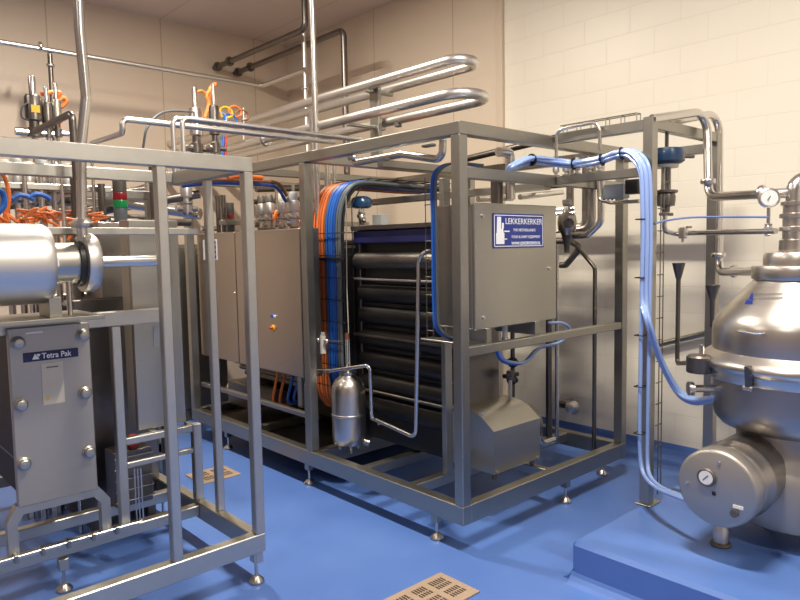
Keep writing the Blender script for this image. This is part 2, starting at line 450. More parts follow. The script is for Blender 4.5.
# ================================================================== control cabinet with the sign
cc = thing('control_cabinet', 'stainless control cabinet with blue and white company sign on its door', 'cabinet', (2.98, 2.5, 1.155))
cx0, cx1, cy0, cy1, cz0, cz1 = at(475.5, 260, 'Y', 2.351).x, at(556, 260, 'Y', 2.351).x, 2.375, 2.66, at(475, 330, 'Y', 2.351).z, at(475, 203, 'Y', 2.351).z
MB().box(cx0, cx1, cy0, cy1, cz0, cz1, .006).build('body', 'sheet', cc)
d = MB().box(cx0-.004, cx1+.004, cy0-.024, cy0-.002, cz0-.004, cz1+.004, .005).build('door', 'sheet', cc)
for x, z in ((cx0+.06, cz1-.065), (cx0+.06, cz0+.06), (cx1-.07, 1.46)):
    MB().cyl((x, cy0-.024, z), (x, cy0-.032, z), .011, 12).build('lock', 'polish', d)
for x in (2.75, 3.18):
    MB().box(x, x+.04, 2.34, 2.64, 1.078, cz0, .002).build('bracket', 'frame', cc)
sy = cy0-.024
sx0, sx1, sz0, sz1 = at(492.5, 230, 'Y', sy).x, at(543, 230, 'Y', sy).x, at(493, 248.5, 'Y', sy).z, at(493, 213, 'Y', sy).z
SX, SZ, SKX, SKZ = sx0-2.775, sz0-1.545, (sx1-sx0)/.425, (sz1-sz0)/.22
def sgx(x): return sx0+(x-2.775)*SKX
def sgz(z): return sz0+(z-1.545)*SKZ
sg = MB().box(sx0, sx1, sy-.005, sy, sz0, sz1, .002).build('sign', 'sign', cc, label='blue company sign with white lettering')
bd = MB()
for a in ((sx0+.008, sx1-.008, sz1-.013, sz1-.009), (sx0+.008, sx1-.008, sz0+.009, sz0+.013), (sx0+.008, sx0+.012, sz0+.009, sz1-.009), (sx1-.012, sx1-.008, sz0+.009, sz1-.009)):
    bd.box(a[0], a[1], sy-.0062, sy-.0045, a[2], a[3], 0)
bd.build('sign_border', 'white', sg)
lg = MB()   # emblem: white process plant shape with a blue outline in it
def eb(a, b, c, d): lg.box(sgx(a), sgx(b), sy-.0062, sy-.0045, sgz(c), sgz(d), 0)
eb(2.797, 2.862, 1.572, 1.640)
lg.prism([(sgx(a), sgz(b)) for a, b in ((2.802, 1.64), (2.858, 1.64), (2.852, 1.668), (2.836, 1.668), (2.836, 1.742), (2.806, 1.742))], 'Y', sy-.0062, sy-.0045)
eb(2.862, 2.905, 1.648, 1.656)
eb(2.843, 2.858, 1.668, 1.705)
eb(2.858, 2.884, 1.6, 1.606)
lg.build('emblem', 'white', sg)
RX, UZ = (1, 0, 0), (0, 0, 1)
text('LEKKERKERKER', .046, (sgx(2.870), sy-.005, sgz(1.698)), RX, UZ, 'white', 'lettering', sg, fit=.312*SKX, bold=.0)
text('THE NETHERLANDS', .022, (sgx(3.03), sy-.005, sgz(1.652)), RX, UZ, 'white', 'lettering', sg, align='CENTER', fit=.19*SKX)
text('FOOD & DAIRY EQUIPMENT', .022, (sgx(3.045), sy-.005, sgz(1.608)), RX, UZ, 'white', 'lettering', sg, align='CENTER', fit=.245*SKX)
text('WWW.LEKKERKERKER.NL', .024, (sgx(3.045), sy-.005, sgz(1.566)), RX, UZ, 'white', 'lettering', sg, align='CENTER', fit=.25*SKX, bold=.0004)
MB().box(cx1+.004, cx1+.012, cy0+.02, cy0+.05, 1.50, 1.58, .002).build('side_label', 'sign', cc)

# ================================================================== electrical enclosure on the skid
ec = thing('electrical_enclosure', 'wide stainless electrical enclosure with buttons on its door, left part of the skid', 'cabinet', (2.8, 4.6, .70))
MB().box(2.615, 2.76, 3.87, 5.42, .70, 1.745, .005).build('body', 'sheet_wall_tint', ec)
dr = MB().box(2.595, 2.613, 3.872, 4.76, .705, 1.74, .004).build('door', 'sheet_wall_tint', ec)
dl = MB().box(2.595, 2.613, 4.768, 5.418, .705, 1.74, .004).build('door', 'sheet_wall_tint', ec)
p = at(273, 316, 'X', 2.595); MB().cyl((2.595, p.y, p.z), (2.582, p.y, p.z), .013, 14).build('button', 'bcable', dr, label='small blue push button')
MB().box(2.584, 2.595, p.y-.045, p.y-.02, p.z-.008, p.z+.008, .002).build('button_plate', 'white', dr)
p = at(273, 328, 'X', 2.595)
sw = MB().cyl((2.595, p.y, p.z), (2.586, p.y, p.z), .024, 16).build('switch', 'yellow', dr, label='yellow and red rotary switch')
MB().box(2.57, 2.586, p.y-.02, p.y+.02, p.z-.006, p.z+.006, .002).build('switch_handle', 'redp', sw)
p = at(222, 292, 'X', 2.595); MB().cyl((2.595, 4.80, p.z), (2.588, 4.80, p.z), .010, 10).build('lock', 'polish', dl)
p0, p1 = at(203, 240, 'X', 2.594), at(217.5, 260, 'X', 2.594)
lb = MB().box(2.591, 2.595, p1.y, p0.y, p1.z, p0.z, .001).build('sign', 'white', dl, label='small blue and white sign plate')
MB().box(2.5895, 2.5912, p1.y+.012, (p0.y+p1.y)/2+.06, p1.z+.012, p0.z-.012, .0).build('sign_panel', 'sign', lb)
sm = MB()
for k, zf in enumerate((.75, .5, .27)):
    sm.box(2.5885, 2.5897, p1.y+.02, p1.y+.10, p1.z+(p0.z-p1.z)*zf-.006, p1.z+(p0.z-p1.z)*zf+.006, 0)
sm.build('lettering', 'white', lb)
for y in (3.95, 4.6, 5.2):
    MB().box(2.63, 2.67, y, y+.05, .475, .70, .003).build('leg', 'frame', ec)

for k, (z, l_) in enumerate(((.575, 'uppermost'), (.515, 'middle'), (.455, 'lowest'))):
    pipe('level_pipe', 'dark pipe running lengthwise below the electrical enclosure, '+l_+' of three', [(2.90+.05*k, 4.0, z+.045), (2.90+.05*k, 5.38, z+.045)], .022, 'dark_steel')
tank_ = thing('dark_infill_pump', 'dark pump-shaped block added low in the skid to darken the gap below the electrical enclosure', 'pump', (2.95, 5.15, .25))  # added dark filler, closes the bright gap under the enclosure
MB().box(2.80, 3.05, 4.98, 5.36, .255, .46, .008).build('housing', 'dark_steel', tank_)
MB().cyl((2.92, 4.70, .36), (2.92, 4.98, .36), .09, 20).build('motor', 'cast', tank_)
MB().cyl((2.86, 5.36, .385), (2.86, 5.385, .385), .06, 16).build('flange', 'pipe', tank_)

def beacon(label, x, y, z, s=1.0, group=None):
    t = thing('signal_beacon', label, 'beacon', (x, y, z), group)
    def seg_(n, m, a, b, r): MB().lathe([(0, a*s), (r*s*.96, a*s), (r*s, (a+.004)*s), (r*s, (b-.004)*s), (r*s*.96, b*s), (0, b*s)], (x, y, z), (0, 0, 1), 18).build(n, m, t)
    seg_('base', 'gcable', 0, .072, .033); seg_('green_lens', 'green', .072, .112, .035)
    seg_('red_lens', 'red', .112, .150, .034); seg_('cap', 'cast', .150, .25, .033)
    return t
b_ = at(231, 232, 'X', 2.69)
beacon('red and green signal beacon on top of the wide electrical enclosure', 2.69, b_.y, 1.745, .95)

# ================================================================== black tubular heat exchanger
hx = thing('tubular_heat_exchanger', 'long black heat exchanger of stacked horizontal tubes under a navy top beam', 'heat exchanger', (3.3, 3.3, .25))
HX, HY0, HY1 = 2.91, 2.70, 3.68
MB().box(HX+.06, HX+.42, HY0+.05, HY1+.0, .27, 1.64, .004).build('core', 'black', hx)
MB().box(HX-.02, HX+.44, HY0, HY1, 1.717, 1.75, .004).build('top_plate', 'dark_steel', hx)
MB().box(HX, HX+.42, HY0, HY1, 1.63, 1.715, .006).build('top_beam', 'navy', hx)
MB().cyl((HX+.03, HY0+.02, 1.51), (HX+.03, HY1-.02, 1.51), .055, 20).build('header_tube', 'dark_steel', hx)
MB().cyl((HX+.0, HY0, 1.385), (HX+.0, HY1, 1.385), .010, 12).build('tie_bar', 'pipe', hx)
z = 1.29
for k in range(6):
    MB().cyl((HX+.07, HY0+.03, z), (HX+.07, HY1-.03, z), .068, 20).build('tube', 'black_gloss', hx); z -= .155
for z in (1.0, .62): MB().cyl((HX-.005, HY0, z), (HX-.005, HY1, z), .011, 10).build('tie_bar', 'dark_steel', hx)
q_ = thing('dark_infill_block', 'big dark block added to darken the skid behind the cables and the electrical enclosure', 'tank', (3.5, 4.5, .25))  # added block: keeps light and the bright wall out of the skid interior
MB().box(3.08, 3.98, 3.76, 5.39, .255, 1.62, .02).build('shell', 'black', q_)
MB().box(3.10, 3.96, 3.78, 5.37, 1.62, 1.66, .01).build('lid', 'dark_steel', q_)
for y in (HY0, HY1-.05): MB().box(HX+.02, HX+.38, y, y+.05, .25, 1.63, .004).build('end_frame', 'dark_steel', hx)

# diaphragm valve standing on the exchanger
def diaphragm_valve(label, x, y, z, h, mat='blue_act2', name='control_valve'):
    t = thing(name, label, 'valve', (x, y, z))
    MB().lathe([(0, 0), (.028, 0), (.028, .012), (.018, .02), (.024, .05), (.026, .07), (.018, .09), (.028, .094), (.028, .105), (0, .105)], (x, y, z), (0, 0, 1), 16).build('body', 'polish', t)
    yk = MB()
    for dx in (-.02, .02): yk.cyl((x+dx, y, z+.10), (x+dx, y, z+h-.08), .006, 8)
    yk.cyl((x, y, z+.1), (x, y, z+h-.08), .006, 8)
    yk.box(x-.03, x+.03, y-.012, y+.02, z+.06, z+.09, .004); yk.sphere((x-.01, y-.035, z+.045), .02, 10)
    yk.build('yoke', 'pipe', t)
    MB().lathe([(0, h-.085), (.05, h-.085), (.072, h-.075), (.078, h-.055), (.078, h-.035), (.066, h-.012), (.04, h), (0, h)], (x, y, z), (0, 0, 1), 22).build('actuator', mat, t)
    MB().cyl((x+.045, y-.05, z+h-.05), (x+.08, y-.085, z+h-.05), .007, 8).build('air_fitting', 'cast', t)
    return t
diaphragm_valve('dark blue actuator on a polished valve standing on the black heat exchanger', 3.06, at(362, 228, 'X', 3.06).y, 1.75, .215)
q = at(380, 222, 'X', 3.08)
single(MB().box(3.05, 3.12, q.y-.05, q.y+.05, 1.7505, 1.83, .004), 'junction_box', 'greyplastic', 'small pale grey junction box beside the dark blue valve on the heat exchanger', 'box')

# ================================================================== buffer vessel
bx, by = 2.70, at(348.5, 400, 'X', 2.70).y
bv = thing('buffer_vessel', 'small shiny stainless buffer vessel with domed top and thin neck pipe', 'vessel', (bx, by, .30))
MB().lathe([(0, .29), (.05, .292), (.10, .305), (.110, .33), (.113, .35), (.113, .66), (.108, .69), (.088, .73), (.06, .75), (.05, .765), (.058, .768), (.058, .785), (.03, .792), (0, .793)], (bx, by, 0), (0, 0, 1), 32).build('shell', 'polish', bv)
MB().lathe([(.1135, .49), (.117, .494), (.117, .506), (.1135, .51)], (bx, by, 0), (0, 0, 1), 32).build('weld_band', 'polish', bv)
MB().tube([(bx, by, .775), (bx, by, 1.0)], .012, .05, 10).build('neck_pipe', 'pipe', bv)
MB().cyl((bx, by, 1.0), (bx, by, 1.04), .014, 10).build('plug', 'rust', bv)
MB().lathe([(0, 0), (.018, 0), (.026, .02), (.026, .05), (0, .05)], (bx+.06, by-.06, .315), (1, -1, -.4), 12).build('drain_nozzle', 'polish', bv)
for a in (0, 2.1, 4.2):
    MB().cyl((bx+.07*math.cos(a), by+.07*math.sin(a), .25), (bx+.07*math.cos(a), by+.07*math.sin(a), .325), .01, 8).build('leg', 'pipe', bv)
# little grey air valve before the orange cables
v0 = at(323, 345, 'X', 2.59)
av = thing('air_regulator', 'small white air regulator with steel fittings in front of the orange cables', 'valve', tuple(v0))
MB().cyl((v0.x, v0.y, v0.z-.055), (v0.x, v0.y, v0.z+.06), .02, 14).build('body', 'ivory', av)
MB().cyl((v0.x, v0.y+.06, v0.z+.03), (v0.x, v0.y-.05, v0.z+.03), .009, 10).build('crossbar', 'polish', av)
for s_ in (-1, 1): MB().sphere((v0.x-.004, v0.y+s_*.047, v0.z+.03), .017, 10).build('fitting', 'polish', av)
MB().cyl((v0.x, v0.y, v0.z+.06), (v0.x, v0.y, v0.z+.085), .014, 12).build('cap', 'greyplastic', av)
MB().tube([(v0.x, v0.y-.05, v0.z+.03), (v0.x+.02, v0.y-.2, v0.z+.035)], .007, .02, 8).build('side_tube', 'dark_steel', av)

# sampling pipes around the vessel
pipe('bent_pipe', 'thin bent steel pipe arching from the skid post over the buffer vessel', [at(312, 371, 'X', 2.58), at(330, 371, 'X', 2.62), at(370, 365, 'X', 2.72), at(372, 417, 'X', 2.74)], .0125, bend=.03)
pipe('bent_pipe', 'long thin steel drain pipe with a hooked top in front of the black tubes', [at(372, 418, 'X', 2.76), at(416, 438, 'X', 2.76), at(419, 262, 'X', 2.76), at(424, 250, 'X', 2.76), at(436, 253, 'X', 2.84)], .0135, bend=.05)
pipe('bent_pipe', 'low dark pipe running across the skid base below the long drain pipe', [at(378, 424, 'X', 2.95), at(412, 410, 'X', 3.1), at(460, 392, 'X', 3.1)], .011, bend=.02)
pipe('sensor_wire', 'thin pale wire hanging straight down in front of the black heat exchanger', [at(346, 196, 'X', 2.74), at(347, 290, 'X', 2.74), at(350, 372, 'X', 2.74)], .003, 'ivory', cat='wire', seg=6)

# ================================================================== cables in the skid
def cable(i, n, mat, label, group, depth=0.0):
    f = (i+.5)/n
    x = 2.84+depth+random.uniform(-.003, .003)
    y = at(313.5+29*f, 300, 'X', 2.84).y + random.uniform(-.003, .003)
    zt = 2.055-depth*.6+random.uniform(-.004, .004)
    zb = .44 if i < n*.5 else .60
    pts = [(x+.06, y-.03+.06*f, zb), (x, y, zb+.14), (x, y+random.uniform(-.006, .006), 1.0), (x, y+random.uniform(-.006, .006), 1.4), (x, y, 1.72), (x+.015, y-.01, 1.88), (x+.06, y-.035, zt-.055), (x+.15, y-.06, zt), (x+.4, y-.07, zt+.002), (x+.75, y-.075+random.uniform(-.02, .02), zt-.004), (x+1.0, y-.08, zt)]
    single(MB().curve(pts, .0125, 8, 6), 'cable', mat, label, 'cable', group)
seq = [('rust', 'orange2'), ('orange', 'rust'), ('orange', 'orange2'), ('orange2', 'orange'), ('orange', 'rust'), ('rust', 'bcable2'), ('bcable', 'bcable2'), ('bcable', 'bcable'), ('bcable', 'bcable2'), ('bcable2', 'gcable'), ('gcable', 'gcable'), ('gcable', 'black')]
KL = {'orange': ('bright orange cable in the bundle beside the skid post', 'bright orange cables in the bundle'),
      'orange2': ('dull orange cable in the bundle beside the skid post', 'dull orange cables in the bundle'),
      'rust': ('rusty brown cable in the bundle beside the skid post', 'brown cables in the bundle'),
      'bcable': ('bright blue cable in the bundle beside the skid post', 'bright blue cables in the bundle'),
      'bcable2': ('deep blue cable in the bundle beside the skid post', 'deep blue cables in the bundle'),
      'gcable': ('dark grey cable at the right of the bundle beside the skid post', 'grey cables in the bundle'),
      'black': ('black cable at the right edge of the bundle beside the skid post', 'black cables in the bundle')}
for i, ms in enumerate(seq):
    cable(i, len(seq), ms[0], *KL[ms[0]]); cable(i, len(seq), ms[1], *KL[ms[1]], depth=.026)
TY0, TY1 = at(343, 300, 'X', 2.81).y, at(309, 300, 'X', 2.81).y
# wire basket carrying them
wt = thing('cable_tray', 'upright wire cable tray holding the orange and blue cables', 'cable tray', (2.85, 3.8, .5))
for k in range(8):
    z = .62+k*.155
    MB().tube([(2.90, TY1, z), (2.812, TY1, z), (2.812, TY0, z), (2.90, TY0, z)], .0035, .02, 6).build('cross_wire', 'black', wt)
for y in (TY0, TY0*.67+TY1*.33, TY0*.33+TY1*.67, TY1):
    MB().tube([(2.905, y, .45), (2.905, y, 1.90), (3.04, y, 2.085), (3.9, y, 2.09)], .004, .12, 6).build('long_wire', 'black', wt)
for k in range(6):
    x = 3.09+k*.15
    MB().tube([(x, TY1, 2.09), (x, TY0, 2.09)], .004, .02, 6).build('cross_wire', 'black', wt)
MB().box(2.80, 2.808, TY0-.03, TY1+.01, 1.515, 1.535, .001).build('strap', 'black', wt)
# orange/blue ends below the enclosure
for k, (px, py, m_, n_) in enumerate(((273, 385, 'orange', 'orange'), (280, 384, 'orange2', 'dull orange'), (288, 382, 'bcable', 'blue'), (294, 381, 'bcable2', 'deep blue'))):
    a, b = at(px+6, py-6, 'X', 2.72), at(px, py+18, 'X', 2.72)
    a.z = .699
    single(MB().curve([a, a+Vector((.0, .03, -.08)), b, b+Vector((.1, .05, -.05)), b+Vector((.22, .1, -.055))], .011, 8, 5), 'cable', m_, n_+' cable dropping out of the underside of the electrical enclosure', 'cable')
# right hand blue cable riser behind the corner post
def riser(k, mat, label, x, y):
    pts = [(x+.06, y-.10, 1.085), (x, y-.02, 1.15), (x, y, 1.30), (x, y, 1.7), (x, y, 1.95), (x+.01, y-.05, 2.02), (x+.05, y-.12, 2.035), (x+.2, y-.16, 2.03)]
    single(MB().curve(pts, .0075, 8, 6), 'cable', mat, label, 'cable')
ry = at(437, 260, 'X', 2.62).y
for k, (m_, l_) in enumerate((('bcable', 'bright blue cable rising left of the control cabinet, leftmost of three'), ('bcable2', 'deep blue cable rising left of the control cabinet, middle of three'), ('gcable', 'grey cable rising left of the control cabinet, rightmost of three'))):
    riser(k, m_, l_, 2.60, ry+.012-k*.016)
lt = thing('cable_tray', 'small wire cable ladder left of the control cabinet beside the blue cable riser', 'cable tray', (2.66, ry+.06, 1.09))
for dy in (.055, .105): MB().cyl((2.64, ry+dy, 1.09), (2.64, ry+dy, 1.98), .003, 6).build('long_wire', 'cast', lt)
for k in range(9): MB().cyl((2.64, ry+.05, 1.13+k*.1), (2.64, ry+.11, 1.13+k*.1), .003, 6).build('cross_wire', 'cast', lt)
MB().box(2.60, 2.70, ry-.14, ry+.12, 1.079, 1.088, .002).build('base_tray', 'frame', lt)
single(MB().box(2.80, 2.86, 2.70, 2.735, .25, 1.99, .003), 'inner_post', 'frame', 'slim upright post inside the skid left of the control cabinet', 'post')

# ================================================================== pump with stainless hood
pm = thing('pump', 'pump under a box shaped stainless hood with sloping front, low in the skid', 'pump', (3.2, 2.6, .25))
hx0, hx1 = at(494, 450, 'Y', 2.43).x, at(540, 440, 'Y', 2.43).x
hz0, hz1 = at(494, 475, 'Y', 2.43).z, at(494, 432, 'Y', 2.43).z
prof = [(2.43, hz0), (2.43, hz1), (2.51, hz1+.062), (2.56, hz1+.085), (2.66, hz1+.10), (2.76, hz1+.10), (2.78, hz1+.09), (2.78, hz0)]
MB().prism(prof, 'X', hx0, hx1).build('hood', 'sheet', pm)
for x, y in ((hx0+.04, 2.46), (hx1-.04, 2.46), (hx0+.04, 2.745), (hx1-.04, 2.745)):
    MB().cyl((x, y, .25), (x, y, .28), .016, 10).build('foot', 'cast', pm)
MB().lathe([(0, 0), (.10, 0), (.125, .02), (.125, .05), (.06, .07), (.05, .10), (0, .10)], (hx1+.02, 2.58, .47), (1, 0, 0), 28).build('pump_head', 'dark_steel', pm)
MB().tube([(hx1+.09, 2.58, .47), (hx1+.2, 2.58, .47), (hx1+.2, 2.58, .30), (hx1+.36, 2.58, .30)], .022, .06, 12).build('outlet', 'pipe', pm)
for x in (hx0+.03, hx1-.03): MB().cyl((x, 2.43, .30), (x, 2.423, .30), .009, 8).build('screw', 'polish', pm)
MB().lathe([(0, 0), (.02, 0), (.02, .012), (.012, .02), (0, .02)], (hx0+.03, 2.55, hz1+.07), (0, 0, 1), 10).build('lug', 'polish', pm)

bx_ = thing('balance_tank', 'tall rectangular dark stainless tank behind the pump hood', 'tank', (2.95, 2.95, .25))
MB().box(at(455, 400, 'Y', 2.83).x, at(502, 400, 'Y', 2.83).x, 2.83, 2.99, .255, 1.06, .005).build('shell', 'sheet', bx_)
MB().box(at(454, 400, 'Y', 2.83).x, at(503, 400, 'Y', 2.83).x, 2.82, 3.0, 1.06, 1.075, .003).build('lid', 'sheet', bx_)

# black hand valves beyond the tank
for (px, py, l_) in ((513, 362, 'small black hand valve on the upright pipe beside the tank, upper one'), (512, 379, 'small black hand valve on the upright pipe beside the tank, lower one')):
    p = at(px, py, 'X', 3.632)
    t = thing('hand_valve', l_, 'valve', tuple(p))
    MB().cyl(p-Vector((.02, .05, 0)), p+Vector((.02, .05, 0)), .018, 12).build('body', 'cast', t)
    MB().lathe([(0, 0), (.012, 0), (.012, .03), (.035, .032), (.037, .045), (0, .05)], p, (-.8, -.6, .1), 12).build('handwheel', 'black', t)
p = at(513, 395, 'X', 3.632)
pipe('upright_pipe', 'dark upright pipe carrying the small black hand valves', [(3.63, p.y, .25), (3.63, p.y, 1.02)], .015, 'cast')
p = at(504, 391, 'X', 3.3)
t = thing('hand_valve', 'black lever valve standing on top of the pump hood', 'valve', (p.x, 2.62, .70))
MB().cyl((3.3, 2.62, hz1+.09), (3.3, 2.62, .80), .012, 10).build('stem', 'polish', t)
MB().box(3.24, 3.37, 2.60, 2.64, .775, .80, .006).build('lever', 'black', t)
MB().cyl((3.3, 2.62, .76), (3.3, 2.62, .815), .024, 12).build('body', 'cast', t)

# wall valve seen low through the skid
p = at(570, 403, 'X', 4.70)
t = thing('wall_valve', 'shiny round valve on a short pipe at the wall behind the skid', 'valve', tuple(p))
MB().cyl((4.62, p.y+.06, p.z), (4.62, p.y-.12, p.z-.005), .028, 14).build('tube', 'dark_steel', t)
MB().lathe([(0, 0), (.05, 0), (.055, .01), (.055, .05), (.04, .062), (0, .065)], (4.62, p.y-.06, p.z-.004), (-.5, -.85, 0), 18).build('disc', 'polish', t)
MB().cyl((4.62, p.y+.05, p.z), (4.80, p.y+.05, p.z), .02, 12).build('wall_stub', 'pipe', t)
# upright pipes at the back of the skid
pipe('upright_pipe', 'dark upright pipe with a bent top in front of the block wall', [at(577, 246, 'X', 4.0), at(595, 268, 'X', 4.0), at(594, 449, 'X', 4.0)-Vector((0, 0, 0))], .014, 'dark_steel', bend=.05)
pipe('bent_pipe', 'short forked pipe slanting down behind the control cabinet', [at(560, 265, 'X', 4.02), at(566, 265, 'X', 4.02), at(581, 247, 'X', 4.02), at(570, 241, 'X', 4.02), at(556, 241, 'X', 4.02)], .022, 'cast', bend=.03)
pipe('upright_pipe', 'slim upright pipe at the back of the skid behind the control cabinet, left one', [(3.9, at(549, 400, 'X', 3.9).y, .25), (3.9, at(549, 400, 'X', 3.9).y, 1.6)], .022, 'dark_steel')
pipe('upright_pipe', 'slim upright pipe at the back of the skid behind the control cabinet, right one', [(3.9, at(557, 400, 'X', 3.9).y, .25), (3.9, at(557, 400, 'X', 3.9).y, 1.6)], .013, 'pipe')

# ================================================================== valve manifold right of the control cabinet
# three U shaped pipe drops with valves on top
U = [(4.02, 2.86, 2.72), (4.02, 2.62, 2.50), (3.98, 2.46, 2.40)]
a, b, c = at(571, 180, 'X', 3.9), at(586, 180, 'X', 3.9), at(597, 180, 'X', 3.9)
zl = 1.70
pipe('u_pipe', 'wide steel pipe loop hanging behind the control cabinet, outer one', [(3.9, b.y+.12, 2.15), (3.9, b.y+.12, zl+.02), (3.9, b.y, zl), (3.9, b.y, 2.15)], .026, 'bowl', bend=.06)
pipe('u_pipe', 'steel pipe dropping from the valves and turning toward the control cabinet, inner one', [(3.84, c.y, 2.15), (3.84, c.y, 1.70), (3.84, c.y+.22, 1.68)], .026, 'bowl', bend=.07)
pipe('u_pipe', 'steel pipe dropping from the valves beside the skid post, rightmost of the drops', [(3.78, at(601, 200, 'X', 3.78).y, 2.15), at(601, 222, 'X', 3.78), at(588, 235, 'X', 3.78), at(572, 236, 'X', 3.78)], .022, 'pipe', bend=.05)
pipe('bent_pipe', 'thin steel tube running from the valves to the skid post', [at(598, 178, 'X', 3.72), at(599, 200, 'X', 3.72), at(612, 203, 'X', 3.72), at(640, 201, 'X', 3.5)], .011, 'pipe', bend=.03)
# valve bodies under the upper rail
def seat_valve(label, p, h=.16, r=.03, head='ivory', name='seat_valve', cat='valve', group=None, stem=None):
    """seat valve: cylindrical body with a clamp, lantern and control head"""
    t = thing(name, label, cat, tuple(p), group)
    x, y, z = p
    MB().lathe([(0, 0), (r*.7, 0), (r, h*.06), (r, h*.26), (r*.75, h*.3), (0, h*.3)], p, (0, 0, 1), 14).build('body', 'polish', t)
    MB().lathe([(r*.4, h*.28), (r*1.15, h*.29), (r*1.15, h*.34), (r*.4, h*.35)], p, (0, 0, 1), 14).build('clamp', 'pipe', t)
    MB().lathe([(r*.5, h*.34), (r*.5, h*.45), (r*.95, h*.46), (r*.98, h*.5), (r*.98, h*.74), (r*.9, h*.77), (r*.3, h*.77)], p, (0, 0, 1), 14).build('actuator', 'satin', t)
    MB().lathe([(r*.4, h*.77), (r*.8, h*.78), (r*.8, h*.95), (r*.6, h), (0, h)], p, (0, 0, 1), 14).build('control_head', head, t)
    if stem is not None: MB().cyl((x, y, stem), (x, y, z+.005), r*.5, 10).build('stem', 'pipe', t)
    MB().cyl(Vector(p)+Vector((-r*1.9, 0, h*.16)), Vector(p)+Vector((r*1.9, 0, h*.16)), r*.55, 10).build('port', 'pipe', t)
    return t
p = at(567, 222, 'X', 3.70)
t = thing('sample_valve', 'bulky round steel valve body with bolted face right of the control cabinet', 'valve', tuple(p))
MB().lathe([(0, -.09), (.03, -.085), (.055, -.05), (.06, 0), (.055, .04), (.03, .06), (.02, .10), (.03, .11), (.03, .14), (0, .145)], p, (0, 0, 1), 18).build('body', 'bowl', t)
MB().cyl(p+Vector((-.02, -.02, -.01)), p+Vector((-.055, -.05, -.01)), .032, 16).build('face', 'cast', t)
for k in range(4):
    a_ = k*PI/2; q = p+Vector((-.055, -.05, -.01))+Vector((.012*math.cos(a_), -.016*math.cos(a_), .02*math.sin(a_)))
    MB().sphere(q, .005, 8).build('bolt', 'rust', t)
for dz in (.085, .055, -.06): MB().cyl(p+Vector((0, -.06, dz)), p+Vector((0, .10, dz)), .009, 8).build('port', 'pipe', t)
MB().lathe([(0, 0), (.035, 0), (.02, .06), (.016, .11), (0, .11)], p+Vector((0, 0, -.085)), (0, 0, -1), 14).build('cone', 'cast', t)

pipe('header_pipe', 'level header pipe under the row of five slim valves', [(3.75, 2.78, 1.982), (3.75, 2.352, 1.982)], .0175, 'bowl')
k = 0
for px, l_ in ((556, 'leftmost'), (566, 'second'), (577, 'third'), (590, 'fourth'), (600, 'rightmost')):
    p = at(px, 152, 'X', 3.75)
    seat_valve('slim steel valve between the two upper skid rails, '+l_+' of the row of five', (3.75, p.y, 2.0), .145, .022, 'ivory' if k % 2 else 'greyplastic'); k += 1
# cluster right of the manifold
p = at(596, 183, 'X', 3.70)
t = thing('solenoid_box', 'pale grey solenoid box with thin looped wires hanging below, beside the skid post', 'box', tuple(p))
q = at(617, 181, 'X', 3.60)
MB().box(3.56, 3.64, q.y-.06, q.y+.07, 1.86, 1.94, .005).build('housing', 'greyplastic', t)
for j in range(3):
    w0 = at(603+j*4, 188, 'X', 3.60)
    MB().curve([w0, w0+Vector((0, 0, -.05)), w0+Vector((0, -.01, -.07)), w0+Vector((0, -.02, -.03))], .003, 6, 5).build('wire', 'black', t)
q = at(634, 178, 'X', 3.50)
single(MB().box(3.47, 3.53, q.y-.04, q.y+.04, 1.87, 1.95, .005), 'junction_box', 'black', 'black junction box between the skid post and the blue hoses', 'box')
t = thing('cable_tray', 'low wire basket lying along the beam between the tower and the skid', 'cable tray', (3.345, 2.0, 2.235))
for x in (3.325, 3.365):
    MB().cyl((x, 1.80, 2.275), (x, 2.27, 2.275), .003, 6).build('long_wire', 'frame', t)
for k in range(6): MB().tube([(3.325, 1.80+k*.09, 2.2355), (3.325, 1.80+k*.09, 2.275), (3.365, 1.80+k*.09, 2.275), (3.365, 1.80+k*.09, 2.2355)], .0025, .005, 6).build('cross_wire', 'frame', t)
# pipe loop on the end of the upper rail
pipe('loop_pipe', 'thin steel pipe loop bridging over the upper rail above the blue hoses', [at(556, 158, 'X', 3.295), at(557, 131, 'X', 3.295), at(566, 128, 'X', 3.295), at(596, 122, 'X', 3.295), at(600, 130, 'X', 3.295), at(600, 150, 'X', 3.295)], .010, 'pipe', bend=.04)
pipe('drop_pipe', 'bent steel pipe dropping from under the top rail above the control cabinet', [(2.98, 2.44, 2.12), (3.04, 2.44, 2.125), (3.08, 2.44, 2.12), (3.085, 2.44, 1.86)], .028, 'pipe', bend=.05)
pipe('drop_pipe', 'thick pipe behind the top of the control cabinet going down', [(3.06, 2.52, 1.99), (3.06, 2.52, 1.84)], .036, 'dark_steel')
pipe('cross_pipe', 'polished horizontal pipe just above the control cabinet, right end', [at(520, 197, 'Y', 2.75), at(562, 192, 'Y', 2.75)], .019, 'pipe')
pipe('cross_pipe', 'polished horizontal pipe just above the control cabinet, left end', [at(478, 199, 'Y', 2.75), at(512, 198, 'Y', 2.75)], .019, 'pipe')
pipe('cross_pipe', 'brown slanting pipe behind the corner post below the top rail', [at(462, 160, 'X', 3.9), at(555, 138, 'X', 3.9)], .024, 'dark_steel')

# small pipe under the top rail, left of the corner
pipe('swan_neck_pipe', 'polished swan neck pipe hanging under the top rail left of the corner post', [at(352, 153, 'X', 2.62), at(354, 163, 'X', 2.62), at(402, 154, 'X', 2.62), at(442, 160, 'X', 2.62), at(443, 140, 'X', 2.62)], .0215, 'pipe', bend=.05,
     clamps=[(at(353.2, 158, 'X', 2.62), (0, 0, 1))])
p = at(430, 143, 'X', 2.62)
single(MB().box(2.60, 2.64, p.y-.03, p.y+.05, p.z-.02, 2.155, .004), 'pipe_bracket', 'cast', 'small dark bracket under the top rail by the corner post', 'bracket')

